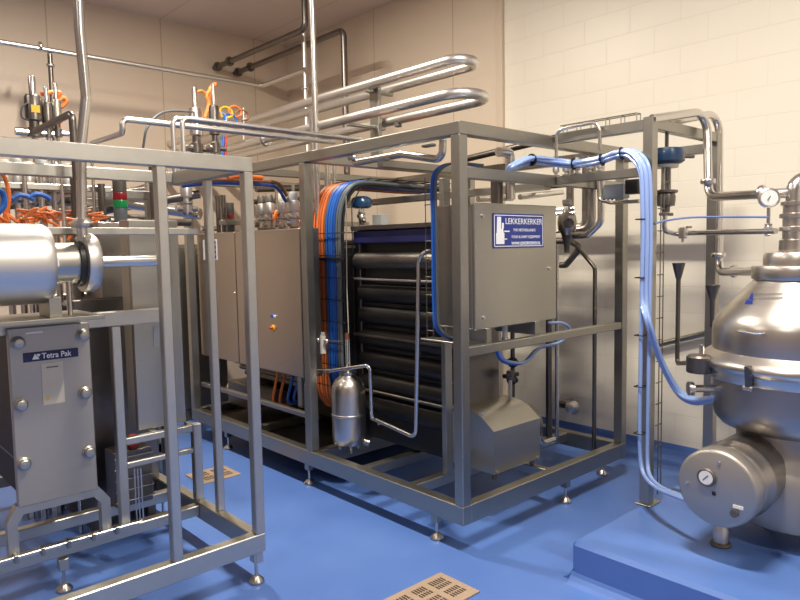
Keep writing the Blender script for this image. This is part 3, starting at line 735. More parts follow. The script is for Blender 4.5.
# ================================================================== blue hoses
def hose_path(o):
    a = Vector(o)
    P0 = [at(506, 174, 'Y', 2.42), at(516, 166, 'Y', 2.34), at(533, 160, 'Y', 2.31), at(553, 162, 'Y', 2.30), at(575, 164, 'X', 3.385), at(600, 160.5, 'X', 3.375), at(620, 154, 'X', 3.355), at(633, 154, 'X', 3.33), at(644.0, 166, 'X', 3.285), at(647.0, 190, 'X', 3.275), at(647.5, 240, 'X', 3.275), at(646.5, 300, 'X', 3.275)]
    return [p+a*(.3 if i == 0 else 1) for i, p in enumerate(P0)]
offs = [(.0, -.018, .012), (.002, .014, -.014), (-.014, .0, .014), (-.022, -.010, .0), (-.018, .018, -.012), (-.026, .010, .006)]
names_ = ['nearest', 'second nearest', 'upper middle', 'outer', 'lower middle', 'innermost']
dn = ['falls to the tower foot', 'swings across to the separator']
for i, o in enumerate(offs):
    pts = hose_path(o); a = Vector(o)
    if i in (0, 4):
        pts += [at(645.5, 360, 'X', 3.275)+a, at(644.5, 430, 'X', 3.275)+a, at(645, 462, 'X', 3.272)+a*.8, at(648.5, 477, 'X', 3.22)+a*.5, at(660, 488, 'X', 3.13)+a*.4, at(681, 497, 'X', 3.05)+a*.3, at(690, 500, 'X', 3.03)+a*.2]
    else:
        w_ = Vector((a.x*.8, a.y*.8, a.z))
        pts += [at(650, 322, 'Y', 1.66)+w_, at(663, 362, 'Y', 1.64)+w_, at(680, 392, 'Y', 1.58)+w_, at(697, 401, 'Y', 1.48)+w_, at(718, 398, 'Y', 1.34)+w_*.6]
    single(MB().curve(pts, .0105, 8, 6), 'air_hose', 'hose', f'pale blue air hose that {dn[0 if i in (0, 4) else 1]}, {names_[i]} of the bundle', 'hose')
tb = thing('hose_straps', 'black cable ties holding the pale blue hose bundle on the tower post', 'strap', (3.26, 1.73, 1.0))
for z in (1.72, 1.42, 1.12, .85, .6):
    MB().tube([(3.238, 1.754, z), (3.238, 1.708, z), (3.292, 1.708, z), (3.292, 1.754, z), (3.238, 1.754, z)], .0035, .012, 6).build('cable_tie', 'black', tb)
for c_, d_ in ((at(533, 160, 'Y', 2.31), (1, 0, .1)), (at(575, 164, 'X', 3.375), (.1, -1, 0)), (at(603, 160, 'X', 3.365), (.1, -1, .2)), (at(623, 153.5, 'X', 3.345), (.1, -1, .1))):
    MB().lathe([(.031, -.003), (.034, -.003), (.034, .003), (.031, .003), (.031, -.003)], c_+Vector((-.012, 0, 0)), d_, 16).build('cable_tie', 'black', tb)
cl = thing('cable_tray', 'narrow wire ladder running down the tower post beside the pale blue hoses', 'cable tray', (3.39, 1.73, .25))
for x in (3.40, 3.435): MB().cyl((x, 1.70, .24), (x, 1.70, 1.85), .003, 6).build('long_wire', 'cast', cl)
for k in range(14): MB().cyl((3.37, 1.70, .28+k*.115), (3.44, 1.70, .28+k*.115), .003, 6).build('cross_wire', 'cast', cl)
# blue hoses under the control cabinet
pts = [at(498, 347, 'Y', 2.5), at(505, 360, 'Y', 2.5), at(525, 362, 'Y', 2.5), at(540, 348, 'Y', 2.5), at(560, 342, 'Y', 2.5), at(570, 330, 'Y', 2.5), at(562, 323, 'Y', 2.5), at(548, 323, 'Y', 2.5)]
single(MB().curve(pts, .009, 8, 6), 'air_hose', 'hose', 'pale blue hose looped under the control cabinet, upper one', 'hose')
single(MB().curve([q+Vector((.01, .03, -.012)) for q in pts[:6]], .009, 8, 6), 'air_hose', 'bcable', 'blue hose looped under the control cabinet, lower one', 'hose')
p = at(505, 336, 'Y', 2.45)
t = thing('cable_gland', 'white and steel fitting under the control cabinet', 'fitting', tuple(p))
MB().cyl((p.x, p.y, p.z-.015), (p.x, p.y, 1.155), .016, 12).build('nut', 'ivory', t)
MB().sphere((p.x, p.y, p.z-.02), .022, 12).build('elbow', 'polish', t)

# ================================================================== separator
C0 = Vector((3.50, 1.062, 0)); cxs, cys = C0.x, C0.y
sp = thing('separator', 'big stainless centrifugal separator with domed lid standing on the blue plinth', 'separator', (cxs, cys, .193))
MB().lathe([(.25, .718), (.295, .718), (.332, .730), (.358, .760), (.371, .80), (.374, .84), (.374, .955), (.38, .96)], (cxs, cys, 0), (0, 0, 1), 64).build('bowl', 'bowl', sp)
MB().lathe([(.378, .955), (.402, .957), (.408, .965), (.412, 1.00), (.432, 1.02), (.434, 1.03), (.428, 1.045), (.41, 1.062), (.375, 1.085), (.37, 1.09)], (cxs, cys, 0), (0, 0, 1), 64).build('lid_ring', 'polish', sp)
lid = MB().lathe([(.372, 1.075), (.374, 1.09), (.374, 1.17), (.372, 1.20), (.36, 1.232), (.335, 1.268), (.26, 1.345), (.19, 1.422), (.188, 1.425)], (cxs, cys, 0), (0, 0, 1), 64).build('lid', 'polish', sp)
tf = MB().lathe([(.185, 1.415), (.206, 1.419), (.209, 1.425), (.209, 1.475), (.205, 1.481), (.16, 1.484), (.16, 1.49), (.16, 1.525), (.15, 1.543), (.12, 1.55), (0, 1.55)], (cxs, cys, 0), (0, 0, 1), 48).build('top_flange', 'polish', sp)
nk = MB()
nk.lathe([(.0, 1.54), (.062, 1.54), (.062, 1.60), (.05, 1.605), (.05, 1.64), (.064, 1.644), (.064, 1.66), (.05, 1.665), (.05, 1.70), (.064, 1.704), (.064, 1.722), (.05, 1.727), (.05, 1.76), (.06, 1.762), (.06, 1.778), (.042, 1.782), (0, 1.782)], (cxs, cys+.035, 0), (0, 0, 1), 24)
nk.build('inlet_neck', 'polish', sp)
MB().tube([(cxs, cys+.035, 1.77), (cxs, cys+.035, 1.875), (cxs+.25, cys-.12, 1.89)], .040, .06, 16).build('inlet_elbow', 'pipe', sp)
for z in (1.655, 1.715): MB().cyl((cxs, cys+.02, z), (cxs+.3, cys-.15, z), .02, 12).build('side_port', 'pipe', sp)
# handle
h0, h1 = at(742, 332, 'X', 3.15), at(768, 333, 'X', 3.17)
ang0 = math.atan2(h0.y-cys, h0.x-cxs); ang1 = math.atan2(h1.y-cys, h1.x-cxs)
def rim(a, r, z): return Vector((cxs+r*math.cos(a), cys+r*math.sin(a), z))
MB().tube([rim(ang0, .371, 1.20), rim(ang0, .41, 1.20), rim(ang1, .41, 1.195), rim(ang1, .371, 1.195)], .006, .015, 8).build('handle', 'pipe', lid)
# lid clamp
ca = math.atan2(at(752, 370, 'X', 3.1).y-cys, 3.1-cxs)
d_ = Vector((math.cos(ca), math.sin(ca), 0))
lc = MB().bar(rim(ca, .437, 1.055), rim(ca, .425, .955), .02, .028, up=d_).build('lid_clamp', 'dark_steel', sp)
MB().cyl(rim(ca-.05, .43, .955), rim(ca+.05, .43, .955), .012, 10).build('clamp_bolt', 'polish', lc)
# sludge catcher on the left side
ca2 = math.atan2(at(700, 352, 'X', 3.2).y-cys, 3.2-cxs)
p = rim(ca2, .45, 1.03)
ct = MB(); ct.lathe([(0, -.055), (.055, -.055), (.06, -.05), (.06, .02), (.05, .03), (0, .03)], p, (0, 0, 1), 20); ct.build('side_spout', 'dark_steel', sp)
for dz, da in ((.045, .05), (.045, .14)): MB().cyl(rim(ca2-da, .43, 1.03), rim(ca2-da, .43, 1.10), .007, 8).build('stud', 'polish', sp)
ca3 = ca2-.02
sn = MB().cyl(rim(ca3, .36, .895), rim(ca3, .475, .895), .018, 14).build('side_nozzle', 'pipe', sp)
MB().cyl(rim(ca3, .475, .895), rim(ca3, .498, .895), .034, 18).build('nozzle_cap', 'polish', sn)
# base housing and drive drum
MB().lathe([(0, .285), (.28, .285), (.31, .30), (.318, .34), (.314, .50), (.296, .57), (.270, .61), (.262, .64), (.262, .72)], (cxs+.01, cys, 0), (0, 0, 1), 48).build('base', 'plate', sp)
dcY, dcZ = 1.186, .536
MB().lathe([(.155, 0), (.162, .01), (.166, .03), (.168, .08), (.174, .09), (.174, .11), (.168, .12), (.168, .45)], (2.985, dcY-.006, dcZ), (1, 0, 0), 48).build('drive_drum', 'bowl', sp)
dc = MB().lathe([(0, 0), (.155, 0), (.165, .006), (.17, .016), (.172, .075), (.168, .085), (0, .085)], (2.895, dcY, dcZ), (1, 0, 0), 48).build('drum_cover', 'plate', sp)
gp = at(707, 477, 'X', 2.895)
g = MB().lathe([(0, 0), (.040, 0), (.041, .008), (.036, .014), (.030, .012), (0, .012)], gp, (-1, 0, 0), 24).build('gauge', 'cast', dc)
MB().cyl(gp+Vector((-.0115, 0, 0)), gp+Vector((-.0135, 0, 0)), .030, 24).build('gauge_face', 'gauge', g)
MB().bar(gp+Vector((-.0145, .012, -.012)), gp+Vector((-.0145, -.010, .012)), .003, .001, up=(1, 0, 0)).build('needle', 'black', g)
gp = at(735, 513, 'X', 2.895)
MB().cyl(gp, gp+Vector((-.014, 0, 0)), .017, 14).build('plug', 'cast', dc)
gp2 = at(736, 507, 'X', 2.895)
MB().box(2.892, 2.8955, gp2.y-.03, gp2.y+.012, gp2.z-.006, gp2.z+.008, 0).build('label_plate', 'white', dc)
for a in ((714, 493.5),):
    q = at(*a, 'X', 2.895); MB().box(2.891, 2.896, q.y-.008, q.y+.008, q.z-.008, q.z+.008, .001).build('drain_hole', 'black', dc)
for a in ((719, 463), (687, 483)):
    q = at(*a, 'X', 2.895); MB().cyl(q, q+Vector((-.006, 0, 0)), .007, 8).build('screw', 'polish', dc)
for x, y in ((3.12, 1.25), (3.12, .86), (3.78, 1.25), (3.78, .86)):
    lg_ = MB().lathe([(0, .205), (.032, .205), (.034, .27), (.028, .28), (.028, .42), (0, .42)], (x, y, 0), (0, 0, 1), 16).build('leg', 'satin', sp)
    MB().lathe([(0, .193), (.045, .193), (.047, .2), (.042, .21), (0, .212)], (x, y, 0), (0, 0, 1), 18).build('pad', 'cast', lg_)
# maker's sticker on the cone: blue triangle and two lines of print wrapped onto the slope
def cone_pt(px, py, lift=.0012):
    d = FWD + RGT*((px-400)/FOC) - UPV*((py-300)/FOC); o = Vector((0, 0, CAM_H))
    # slope from (.335,1.268) to (.19,1.422)
    k = (.19-.335)/(1.422-1.268)
    t = 2.2
    for _ in range(4000):
        p = o+d*t; r = math.hypot(p.x-cxs, p.y-cys)
        if r <= .335+k*(p.z-1.268)+lift: return p
        t += .0005
    return o+d*3.1
st = MB()
def patch(mb, x0, y0, x1, y1, x2, y2, x3, y3, n=6):
    rows = []
    for i in range(n+1):
        f = i/n
        rows.append((mb.bm.verts.new(cone_pt(x0+(x1-x0)*f, y0+(y1-y0)*f)), mb.bm.verts.new(cone_pt(x3+(x2-x3)*f, y3+(y2-y3)*f))))
    for a, b in zip(rows, rows[1:]):
        mb.bm.faces.new((a[0], a[1], b[1], b[0]))
    bmesh.ops.recalc_face_normals(mb.bm, faces=mb.bm.faces[:])
patch(st, 744.5, 304, 752.5, 304, 752.5, 300, 746.5, 300, 3); patch(st, 748.5, 299.3, 753, 299.3, 753, 293, 751.5, 293, 2)
st.build('sticker_emblem', 'sign', lid, label='blue triangular maker emblem')
st = MB()
for (ya, yb, xa, xb) in ((293, 294.5, 755, 783), (297, 298.8, 753, 782)):
    x = xa
    while x < xb:
        w_ = random.choice((1.1, 1.5, 1.9)); patch(st, x, yb, x+w_, yb, x+w_, ya, x, ya, 1); x += w_+.6
st.build('sticker_print', 'ink', lid)

# ---- separator pipework
gx = at(769, 198, 'X', 3.42)
pg = thing('pressure_gauge', 'round white pressure gauge on the pipe above the separator', 'gauge', tuple(gx))
fd = Vector((-.86, -.5, 0)).normalized()
MB().lathe([(0, -.02), (.043, -.02), (.046, -.012), (.046, .012), (.040, .016), (.036, .012), (0, .012)], gx, fd, 26).build('case', 'polish', pg)
MB().cyl(gx+fd*.0115, gx+fd*.014, .036, 26).build('face', 'gauge', pg)
MB().bar(gx+fd*.0155-RGT*.011-UPV*.012, gx+fd*.0155+RGT*.009+UPV*.016, .003, .001, up=fd).build('needle', 'black', pg)
MB().tube([gx+Vector((0, 0, -.04)), gx+Vector((0, 0, -.15))], .008, .02, 10).build('stem', 'pipe', pg)
MB().lathe([(0, 0), (.016, 0), (.02, .01), (.014, .02), (.018, .03), (0, .03)], gx+Vector((0, 0, -.15)), (0, 0, 1), 12).build('union', 'polish', pg)

# pipes along the tower: two going over the top, down and across to the separator
PX = 4.02
e0 = at(653, 119, 'Y', 1.80)
pipe('product_pipe', 'thick steel pipe over the tower top that drops and turns to the gauge, front one', [(3.36, 1.735, 2.268), (3.98, 1.735, 2.285), (4.02, 1.735, 1.90), (4.14, 1.70, 1.862), (3.56, 1.13, 1.845)] if False else
     [at(652, 119, 'Y', 1.72), at(707, 111, 'Y', 1.68), at(708.5, 197, 'Y', 1.62), at(766, 194, 'Y', 1.22), (cxs-.01, cys+.04, at(790, 193, 'X', 3.5).z)], .0235, 'pipe', bend=.09,
     clamps=[(at(708, 181.5, 'Y', 1.625), (0, 0, 1)), (at(762, 193.4, 'Y', 1.25), (.0, -1, 0))])
pipe('product_pipe', 'thick steel pipe from the tower top turning into the separator lid, rear of two', [at(664, 123, 'Y', 1.80), at(719, 113, 'Y', 1.74), at(719, 272, 'Y', 1.68), at(761, 271, 'Y', 1.225)], .0235, 'pipe', bend=.09,
     clamps=[(at(718.5, 255, 'Y', 1.68), (0, 0, 1)), (at(734, 271, 'Y', 1.6), (0, -1, 0))])
# control valve with blue actuator hanging on the tower, its pipe to the separator
vx = at(666, 200, 'Y', 1.74)
t = thing('control_valve', 'control valve with dark blue actuator hanging in the tower beside the post', 'valve', (vx.x, 1.74, 1.83))
zt_ = at(666, 148, 'Y', 1.74).z; zb_ = at(666, 164, 'Y', 1.74).z
MB().cyl((vx.x, 1.74, zt_-.01), (vx.x, 1.74, 2.185), .010, 10).build('hanger', 'dark_steel', t)
ac = MB().lathe([(0, zb_-.005), (.075, zb_), (.092, zb_+.012), (.095, zb_+.03), (.095, zb_+.052), (.088, zt_-.006), (.06, zt_), (0, zt_)], (vx.x, 1.74, 0), (0, 0, 1), 28).build('actuator', 'blue_act', t)
MB().cyl((vx.x+.08, 1.70, (zt_+zb_)/2), (vx.x+.15, 1.66, (zt_+zb_)/2), .010, 10).build('air_fitting', 'cast', ac)
MB().lathe([(0, zb_-.02), (.06, zb_-.02), (.065, zb_-.004), (0, zb_-.002)], (vx.x, 1.74, 0), (0, 0, 1), 20).build('base_ring', 'ivory', t)
yk = MB(); zk = at(666, 190, 'Y', 1.74).z
for dx in (-.034, .032): yk.cyl((vx.x+dx, 1.74, zk-.02), (vx.x+dx, 1.74, zb_-.01), .011, 8)
yk.build('yoke', 'frame', t)
MB().lathe([(0, zk), (.006, zk), (.006, zk+.03), (.012, zk+.035), (.012, zk+.05), (.006, zk+.055), (.006, zb_-.02), (0, zb_-.02)], (vx.x, 1.74, 0), (0, 0, 1), 10).build('spindle', 'cast', t)
MB().lathe([(0, zk-.12), (.02, zk-.12), (.022, zk-.09), (.045, zk-.085), (.05, zk-.04), (.045, zk-.02), (.06, zk-.015), (.06, zk-.002), (0, zk)], (vx.x, 1.74, 0), (0, 0, 1), 16).build('body', 'dark_steel', t)
for dz, ll in ((-.005, .07), (-.13, .06)): MB().box(vx.x-.05, vx.x+ll, 1.725, 1.755, zk+dz-.008, zk+dz+.008, .003).build('lever', 'cast', t)
q1 = at(664, 231, 'Y', 1.74)
pipe('outlet_pipe', 'thin steel pipe from the control valve running level to the separator neck', [(vx.x-.008, 1.74, zk-.12), (q1.x, 1.74, q1.z), at(676, 234, 'Y', 1.72), at(690, 233, 'Y', 1.66), at(776, 231, 'Y', 1.12)], .0135, 'pipe', bend=.035,
     clamps=[(at(682, 233.5, 'Y', 1.69), (.2, -1, 0)), (at(768, 231.3, 'Y', 1.17), (.2, -1, 0))])
p = at(683, 233, 'Y', 1.68)
t = thing('sample_cock', 'little tap on the thin level pipe right of the control valve', 'valve', tuple(p))
MB().box(p.x-.02, p.x+.02, p.y-.02, p.y+.02, p.z-.03, p.z+.03, .006).build('body', 'polish', t)
MB().cyl((p.x, p.y, p.z-.05), (p.x, p.y, p.z-.02), .008, 8).build('spout', 'pipe', t)
MB().box(p.x-.012, p.x+.045, p.y-.03, p.y-.02, p.z+.026, p.z+.036, .002).build('lever', 'dark_steel', t)
single(MB().curve([at(655, 224, 'Y', 1.70), at(664, 221, 'Y', 1.69), at(690, 217.5, 'Y', 1.6), at(730, 217, 'Y', 1.4), at(768, 217, 'Y', 1.16)], .0055, 8, 6), 'air_hose', 'hose_dull', 'single thin blue air tube stretched level from the tower to the pressure gauge', 'hose')
# funnels
p0_, p1_ = at(677.5, 263, 'X', 3.9), at(678.5, 277, 'X', 3.9)
fn = thing('funnel_pipe', 'upright drain pipe with a funnel mouth between the tower and the separator', 'pipe', (p1_.x, p1_.y, .9))
MB().lathe([(.012, p1_.z-.02), (.018, p1_.z), (.038, p0_.z), (.034, p0_.z), (.014, p1_.z), (.008, p1_.z-.02)], (p1_.x, p1_.y, 0), (0, 0, 1), 18).build('funnel', 'dark_steel', fn)
MB().tube([(p1_.x, p1_.y, p1_.z-.01), (p1_.x, p1_.y, at(681, 364, 'X', 3.9).z), at(700, 362, 'Y', 1.50)], .013, .03, 12).build('tube', 'dark_steel', fn)
p0_, p1_ = at(714, 285, 'X', 4.05), at(714, 300, 'X', 4.05)
single(MB().lathe([(.012, p1_.z-.16), (.016, p1_.z), (.042, p0_.z), (.038, p0_.z), (.012, p1_.z), (.008, p1_.z-.16)], (4.03, p1_.y, 0), (0, 0, 1), 18), 'funnel', 'dark_steel', 'small steel funnel half hidden behind the separator lid', 'funnel')
pipe('wall_rail', 'slanting steel bar on the block wall behind the blue hoses', [at(652, 346, 'X', 4.74), at(712, 332, 'X', 4.74)], .022, 'frame', cat='rail')

# ================================================================== overhead pipe loops
def uloop(label, xa, xb, yb, y1, z, r, clampy=(3.85,), drop=None):
    R_ = (xb-xa)/2
    pts = [(xa, y1, z), (xa, yb, z), (xb, yb, z), (xb, y1, z)]
    return pipe('pipe_loop', label, pts, r, 'pipe_satin', bend=R_*.98, seg=14, clamps=[((xa, y, z), (0, 1, 0)) for y in clampy])
uloop('long overhead steel pipe loop with rounded end, upper of the two', 3.215, 3.435, 2.95, 7.28, 2.785, .034, (5.6,))
uloop('long overhead steel pipe loop with rounded end, lower of the two', 3.045, 3.355, 2.78, 7.28, 2.525, .034, (5.0,))
t = thing('pipe_support', 'flat upright bar carrying the two overhead pipe loops', 'support', (3.3, 3.85, 2.22))
MB().box(3.27, 3.305, 3.80, 3.90, 2.205, 2.77, .004).build('bar', 'frame', t)
MB().box(3.03, 3.37, 3.83, 3.87, 2.47, 2.494, .003).build('arm', 'frame', t)
MB().box(3.20, 3.45, 3.83, 3.87, 2.73, 2.754, .003).build('arm', 'frame', t)
for px, py in ((398, 121),):
    q = at(px, py, 'X', 3.35); single(MB().box(q.x-.02, q.x+.02, q.y-.02, q.y+.02, 2.47, 2.53, .003), 'pipe_clip', 'cast', 'small dark clip under the lower overhead pipe loop', 'clip')
# pipes joining wall and ceiling at the back
def flanged(label, pts, r, fl):
    t = pipe('wall_pipe', label, pts, r, 'dark_steel', bend=.07, clamps=[(fl, (0, 1, 0)), (Vector(fl)-Vector((0, .28, 0)), (0, 1, 0))], clamp_mat='cast')
    return t
flanged('dark pipe running from the back wall under the ceiling, higher of two', [(3.80, 7.30, 3.70), (3.80, 5.46, 3.69), (3.80, 5.46, ZC)], .030, (3.80, 7.22, 3.70))
flanged('dark pipe from the back wall that drops at its end, lower of two near ceiling', [(4.06, 7.30, 3.68), (4.06, 5.2, 3.67), (4.06, 5.2, 2.0)], .030, (4.06, 7.22, 3.68))
pipe('riser_pipe', 'tall bright steel pipe rising to the ceiling behind the skid post', [(2.848, 4.0, 1.76), (2.848, 4.0, ZC)], .021, 'pipe')
pipe('riser_pipe', 'shorter steel pipe standing just behind the tall riser at the skid post', [(2.90, 4.12, 1.76), (2.90, 4.12, 2.6)], .018, 'pipe')
ztp = 3.37; q0 = at(262, 86, 'Y', 6.5); q1 = at(305, 72, 'X', q0.x)
pipe('service_pipe', 'thin pale pipe running high along the back wall and turning to a vertical', [(-1.2, 6.5, q0.z), (q0.x, 6.5, q0.z), (q0.x, q1.y, q1.z+.02), (q0.x, q1.y, 1.662)], .023, 'pipe_satin', bend=.05, clamps=[(at(40, 46.5, 'Y', 6.5), (1, 0, 0)), ((q0.x, q1.y, q1.z-.16), (0, 0, 1))])
pipe('service_pipe', 'short pale upright pipe end above the corner of the thin high pipe', [(q0.x, q1.y+.0, q1.z+.04), (q0.x, q1.y, at(304.5, 24, 'X', q0.x).z)], .026, 'satin')
pipe('service_pipe', 'thin upright branch pipe dropping from the high pipe at far left', [(at(50, 58, 'Y', 6.5).x, 6.5, q0.z-.03), (at(50, 58, 'Y', 6.5).x, 6.5, 2.0)], .02, 'dark_steel', clamps=[((at(50, 58, 'Y', 6.5).x, 6.5, q0.z-.13), (0, 0, 1))])

# bridging pipes from the left frame to the skid
for k, (y, px_, l_) in enumerate(((3.51, 182.5, 'front'), (3.55, 173, 'middle'), (3.64, 122, 'rear'))):
    zz = at(px_, 118, 'Y', y).z
    if k < 2:
        x0 = at(px_, 130, 'Y', y).x
        pipe('bridge_pipe', f'steel pipe bridging from the left frame to the skid, {l_} of three', [(x0, y, 2.0225), (x0, y, zz), (2.70, y, zz), (2.86, y, zz)], .0135, 'pipe_satin', bend=.035)
    else:
        b = at(122, 119, 'Y', y); c = at(123, 133, 'Y', y); e = at(92, 143, 'Z', c.z)
        pipe('bridge_pipe', f'steel pipe bridging from the left frame to the skid, {l_} of three', [e, c, b, (2.74, y, b.z+.002)], .0155, 'pipe_satin', bend=.03)

# ================================================================== left frame
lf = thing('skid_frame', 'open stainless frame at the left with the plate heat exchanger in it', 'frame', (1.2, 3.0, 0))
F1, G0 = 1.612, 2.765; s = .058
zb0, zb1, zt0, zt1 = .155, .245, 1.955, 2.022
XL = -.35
MB().box(F1-.047, F1, G0, G0+.047, zb1, zt0, .004).build('post', 'frame_lit', lf)
MB().box(1.158, 1.202, G0+.002, G0+.046, zb1, zt0, .004).build('post', 'frame_lit', lf)
MB().box(1.573, 1.612, 3.165, 3.203, zb1, zt0, .004).build('post', 'frame_lit', lf)
MB().box(1.562, 1.608, 3.395, 3.44, zb1, .665, .004).build('stub_post', 'frame_lit', lf)
MB().box(1.145, 1.19, 3.35, 3.395, .235, 1.24, .004).build('post', 'frame_lit', lf)
def r_(*a): MB().box(*a, .004).build('rail', 'frame_lit', lf)
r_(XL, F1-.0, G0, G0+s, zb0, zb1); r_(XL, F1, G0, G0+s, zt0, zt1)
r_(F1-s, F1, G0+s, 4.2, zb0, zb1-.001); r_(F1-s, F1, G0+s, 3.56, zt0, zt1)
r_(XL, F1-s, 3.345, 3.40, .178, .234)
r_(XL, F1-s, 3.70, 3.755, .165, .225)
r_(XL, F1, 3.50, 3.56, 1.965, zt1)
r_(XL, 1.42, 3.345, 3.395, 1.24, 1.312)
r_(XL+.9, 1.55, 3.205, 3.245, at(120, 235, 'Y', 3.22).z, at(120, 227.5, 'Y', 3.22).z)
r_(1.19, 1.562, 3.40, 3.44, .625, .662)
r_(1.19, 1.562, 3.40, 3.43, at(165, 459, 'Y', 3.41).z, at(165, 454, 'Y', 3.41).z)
for x, y in ((1.575, 2.80), (.874, 3.373), (1.58, 3.9), (-.1, 2.80), (.2, 3.73)): foot(lf, x, y, zb0, mat='frame_lit')
MB().box(F1-.05, F1-.01, G0+.01, G0+.05, .10, .16, .003).build('foot_socket', 'frame_lit', lf)
# rear frame rail further back
t = thing('rear_pipe_rack', 'steel pipe rack far behind the left frame carrying valves and cables', 'rack', (1.2, 4.73, 0))
for z0, z1 in ((1.965, 2.022), (.15, .22)): MB().box(-.6, 1.95, 4.70, 4.755, z0, z1, .003).build('rail', 'frame', t)
MB().box(-.6, 2.3, 5.55, 5.60, 1.965, 2.022, .003).build('rail', 'frame', t)
for x in (-.2, 1.89): MB().box(x, x+.05, 4.70, 4.75, 0, 1.965, .003).build('post', 'frame', t)
for x in (.6, 2.25): MB().box(x, x+.05, 5.55, 5.60, 0, 1.965, .003).build('post', 'frame', t)
za_, zb_ = at(50, 190, 'Y', 4.32).z, at(50, 184, 'Y', 4.32).z
MB().box(-.6, at(111, 187, 'Y', 4.32).x, 4.32, 4.36, za_, zb_, .003).build('rail', 'frame_lit', t)
for x in (-.2, 1.0): MB().box(x, x+.04, 4.36, 4.70, za_, zb_, .003).build('cross_rail', 'frame', t)
for x in (.2, 1.0, 1.9): MB().box(x, x+.05, 4.755, 5.55, 1.965, 2.022, .003).build('cross_rail', 'frame', t)

# plate heat exchanger
ph = thing('plate_heat_exchanger', 'plate heat exchanger with bolted stainless front plate and navy maker label', 'heat exchanger', (.86, 3.4, .23))
px0, px1, pz0, pz1, py = .69, 1.03, .47, 1.275, 3.31
MB().box(px0, px1, py, py+.035, pz0, pz1, .004).build('front_plate', 'plate', ph)
pk = MB()
for k in range(26): pk.box(px0+.02, px1-.02, py+.036+k*.02, py+.052+k*.02, pz0+.04, pz1-.03, .002)
pk.build('plate_pack', 'brown', ph)
MB().box(px0, px1, py+.56, py+.60, pz0, pz1, .004).build('back_plate', 'satin', ph)
for (bx0, bz) in (((18), 343), ((83), 335), ((21), 405), ((85), 393), ((24), 464), ((89), 452)):
    q = at(bx0, bz, 'Y', py-.005)
    MB().cyl((q.x, py-.012, q.z), (q.x, py+.62, q.z), .011, 10).build('tie_bolt', 'pipe', ph)
    n = MB().lathe([(0, 0), (.030, 0), (.030, .008), (.024, .012), (.024, .03), (.018, .034), (0, .036)], (q.x, py, q.z), (0, -1, 0), 6 if False else 20).build('nut', 'sheet', ph, smooth=False)
# support arch
ar = MB()
o_ = [(.648, .236), (.648, .40), (.69, .468), (1.045, .468), (1.095, .40), (1.095, .236), (1.052, .236), (1.052, .385), (1.02, .425), (.715, .425), (.69, .385), (.69, .236)]
ar.prism(o_, 'Y', 3.345, 3.395).build('support_arch', 'frame_lit', ph)
l0, l1 = at(23, 356, 'Y', py-.001), at(78, 349, 'Y', py-.001)
lb = MB().box(l0.x, l1.x, py-.003, py, l0.z-.03, l0.z+.012, 0).build('maker_label', 'navy', ph, label='navy maker label with white lettering')
zl_ = (l0.z-.03+l0.z+.012)/2
text('Tetra Pak', .036, (l0.x+.075, py-.003, zl_-.012), RX, UZ, 'white', 'lettering', lb, fit=.125, bold=.0006)
em = MB(); ex = l0.x+.035
em.prism([(ex, zl_-.012), (ex+.03, zl_-.012), (ex+.012, zl_+.014)], 'Y', py-.0042, py-.003); em.prism([(ex+.026, zl_-.004), (ex+.036, zl_+.01), (ex+.018, zl_+.012)], 'Y', py-.0042, py-.003)
em.build('emblem', 'white', lb)
l0, l1 = at(41, 364, 'Y', py-.001), at(65, 402, 'Y', py-.001)
dp = MB().box(l0.x, l1.x, py-.0025, py, l1.z, l0.z, 0).build('data_plate', 'paper', ph, label='pale data plate with faint print')
pr_ = MB()
pr_.box(l0.x+.02, l1.x-.02, py-.0034, py-.0025, l0.z-.022, l0.z-.016, 0)
pr_.build('data_print', 'ink', dp)
MB().box(l0.x+.012, l0.x+.026, py-.0034, py-.0025, l1.z+.02, l1.z+.034, 0).build('warning_mark', 'yellow', dp)
t = MB().box(.76, .83, py-.004, py, 1.245, 1.252, 0).build('edge_clip', 'satin', ph)

# second, darker pack behind
t = thing('plate_heat_exchanger', 'dark plate pack in shadow behind the front plate heat exchanger', 'heat exchanger', (1.3, 4.2, .3))
pk = MB()
for k in range(22): pk.box(1.16, 1.56, 3.98+k*.028, 4.0+k*.028, .26, 1.30, .003)
pk.build('plate_pack', 'brown', t)
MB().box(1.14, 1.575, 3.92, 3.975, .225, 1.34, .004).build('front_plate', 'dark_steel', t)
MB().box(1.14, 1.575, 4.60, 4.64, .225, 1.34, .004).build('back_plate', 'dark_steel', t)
for x in (1.2, 1.5): MB().box(x, x+.05, 3.93, 4.63, 0, .225, .003).build('foot', 'dark_steel', t)

# dark pump box low under the small cabinet
t = thing('filter_box', 'low dark box with a wire basket beside it under the small cabinet', 'box', (1.4, 3.6, .225))
MB().box(1.22, 1.42, 3.632, 3.78, .226, .53, .005).build('housing', 'dark_steel', t)
for k in range(5): MB().tube([(1.215, 3.615, .26+k*.06), (1.425, 3.615, .26+k*.06), (1.425, 3.79, .26+k*.06)], .003, .01, 6).build('wire', 'frame', t)
MB().sphere((1.33, 3.66, .57), .04, 12).build('motor_cap', 'redp', t)

# wire conduits stapled to the mid rail and the post
cw = thing('conduit_tubes', 'thin steel conduits along the low rail and up the short post', 'conduit', (1.0, 3.34, .24))
for k in range(3):
    MB().tube([(.60, 3.335-.012*k, .236+.008*k), (1.215+.012*k, 3.335-.012*k, .236+.008*k), (1.215+.012*k, 3.335-.01*k, .52)], .004, .02, 6).build('tube', 'pipe', cw)
for k in range(5): MB().box(.66+k*.11, .675+k*.11, 3.30, 3.344, .225, .262, .002).build('clip', 'frame', cw)

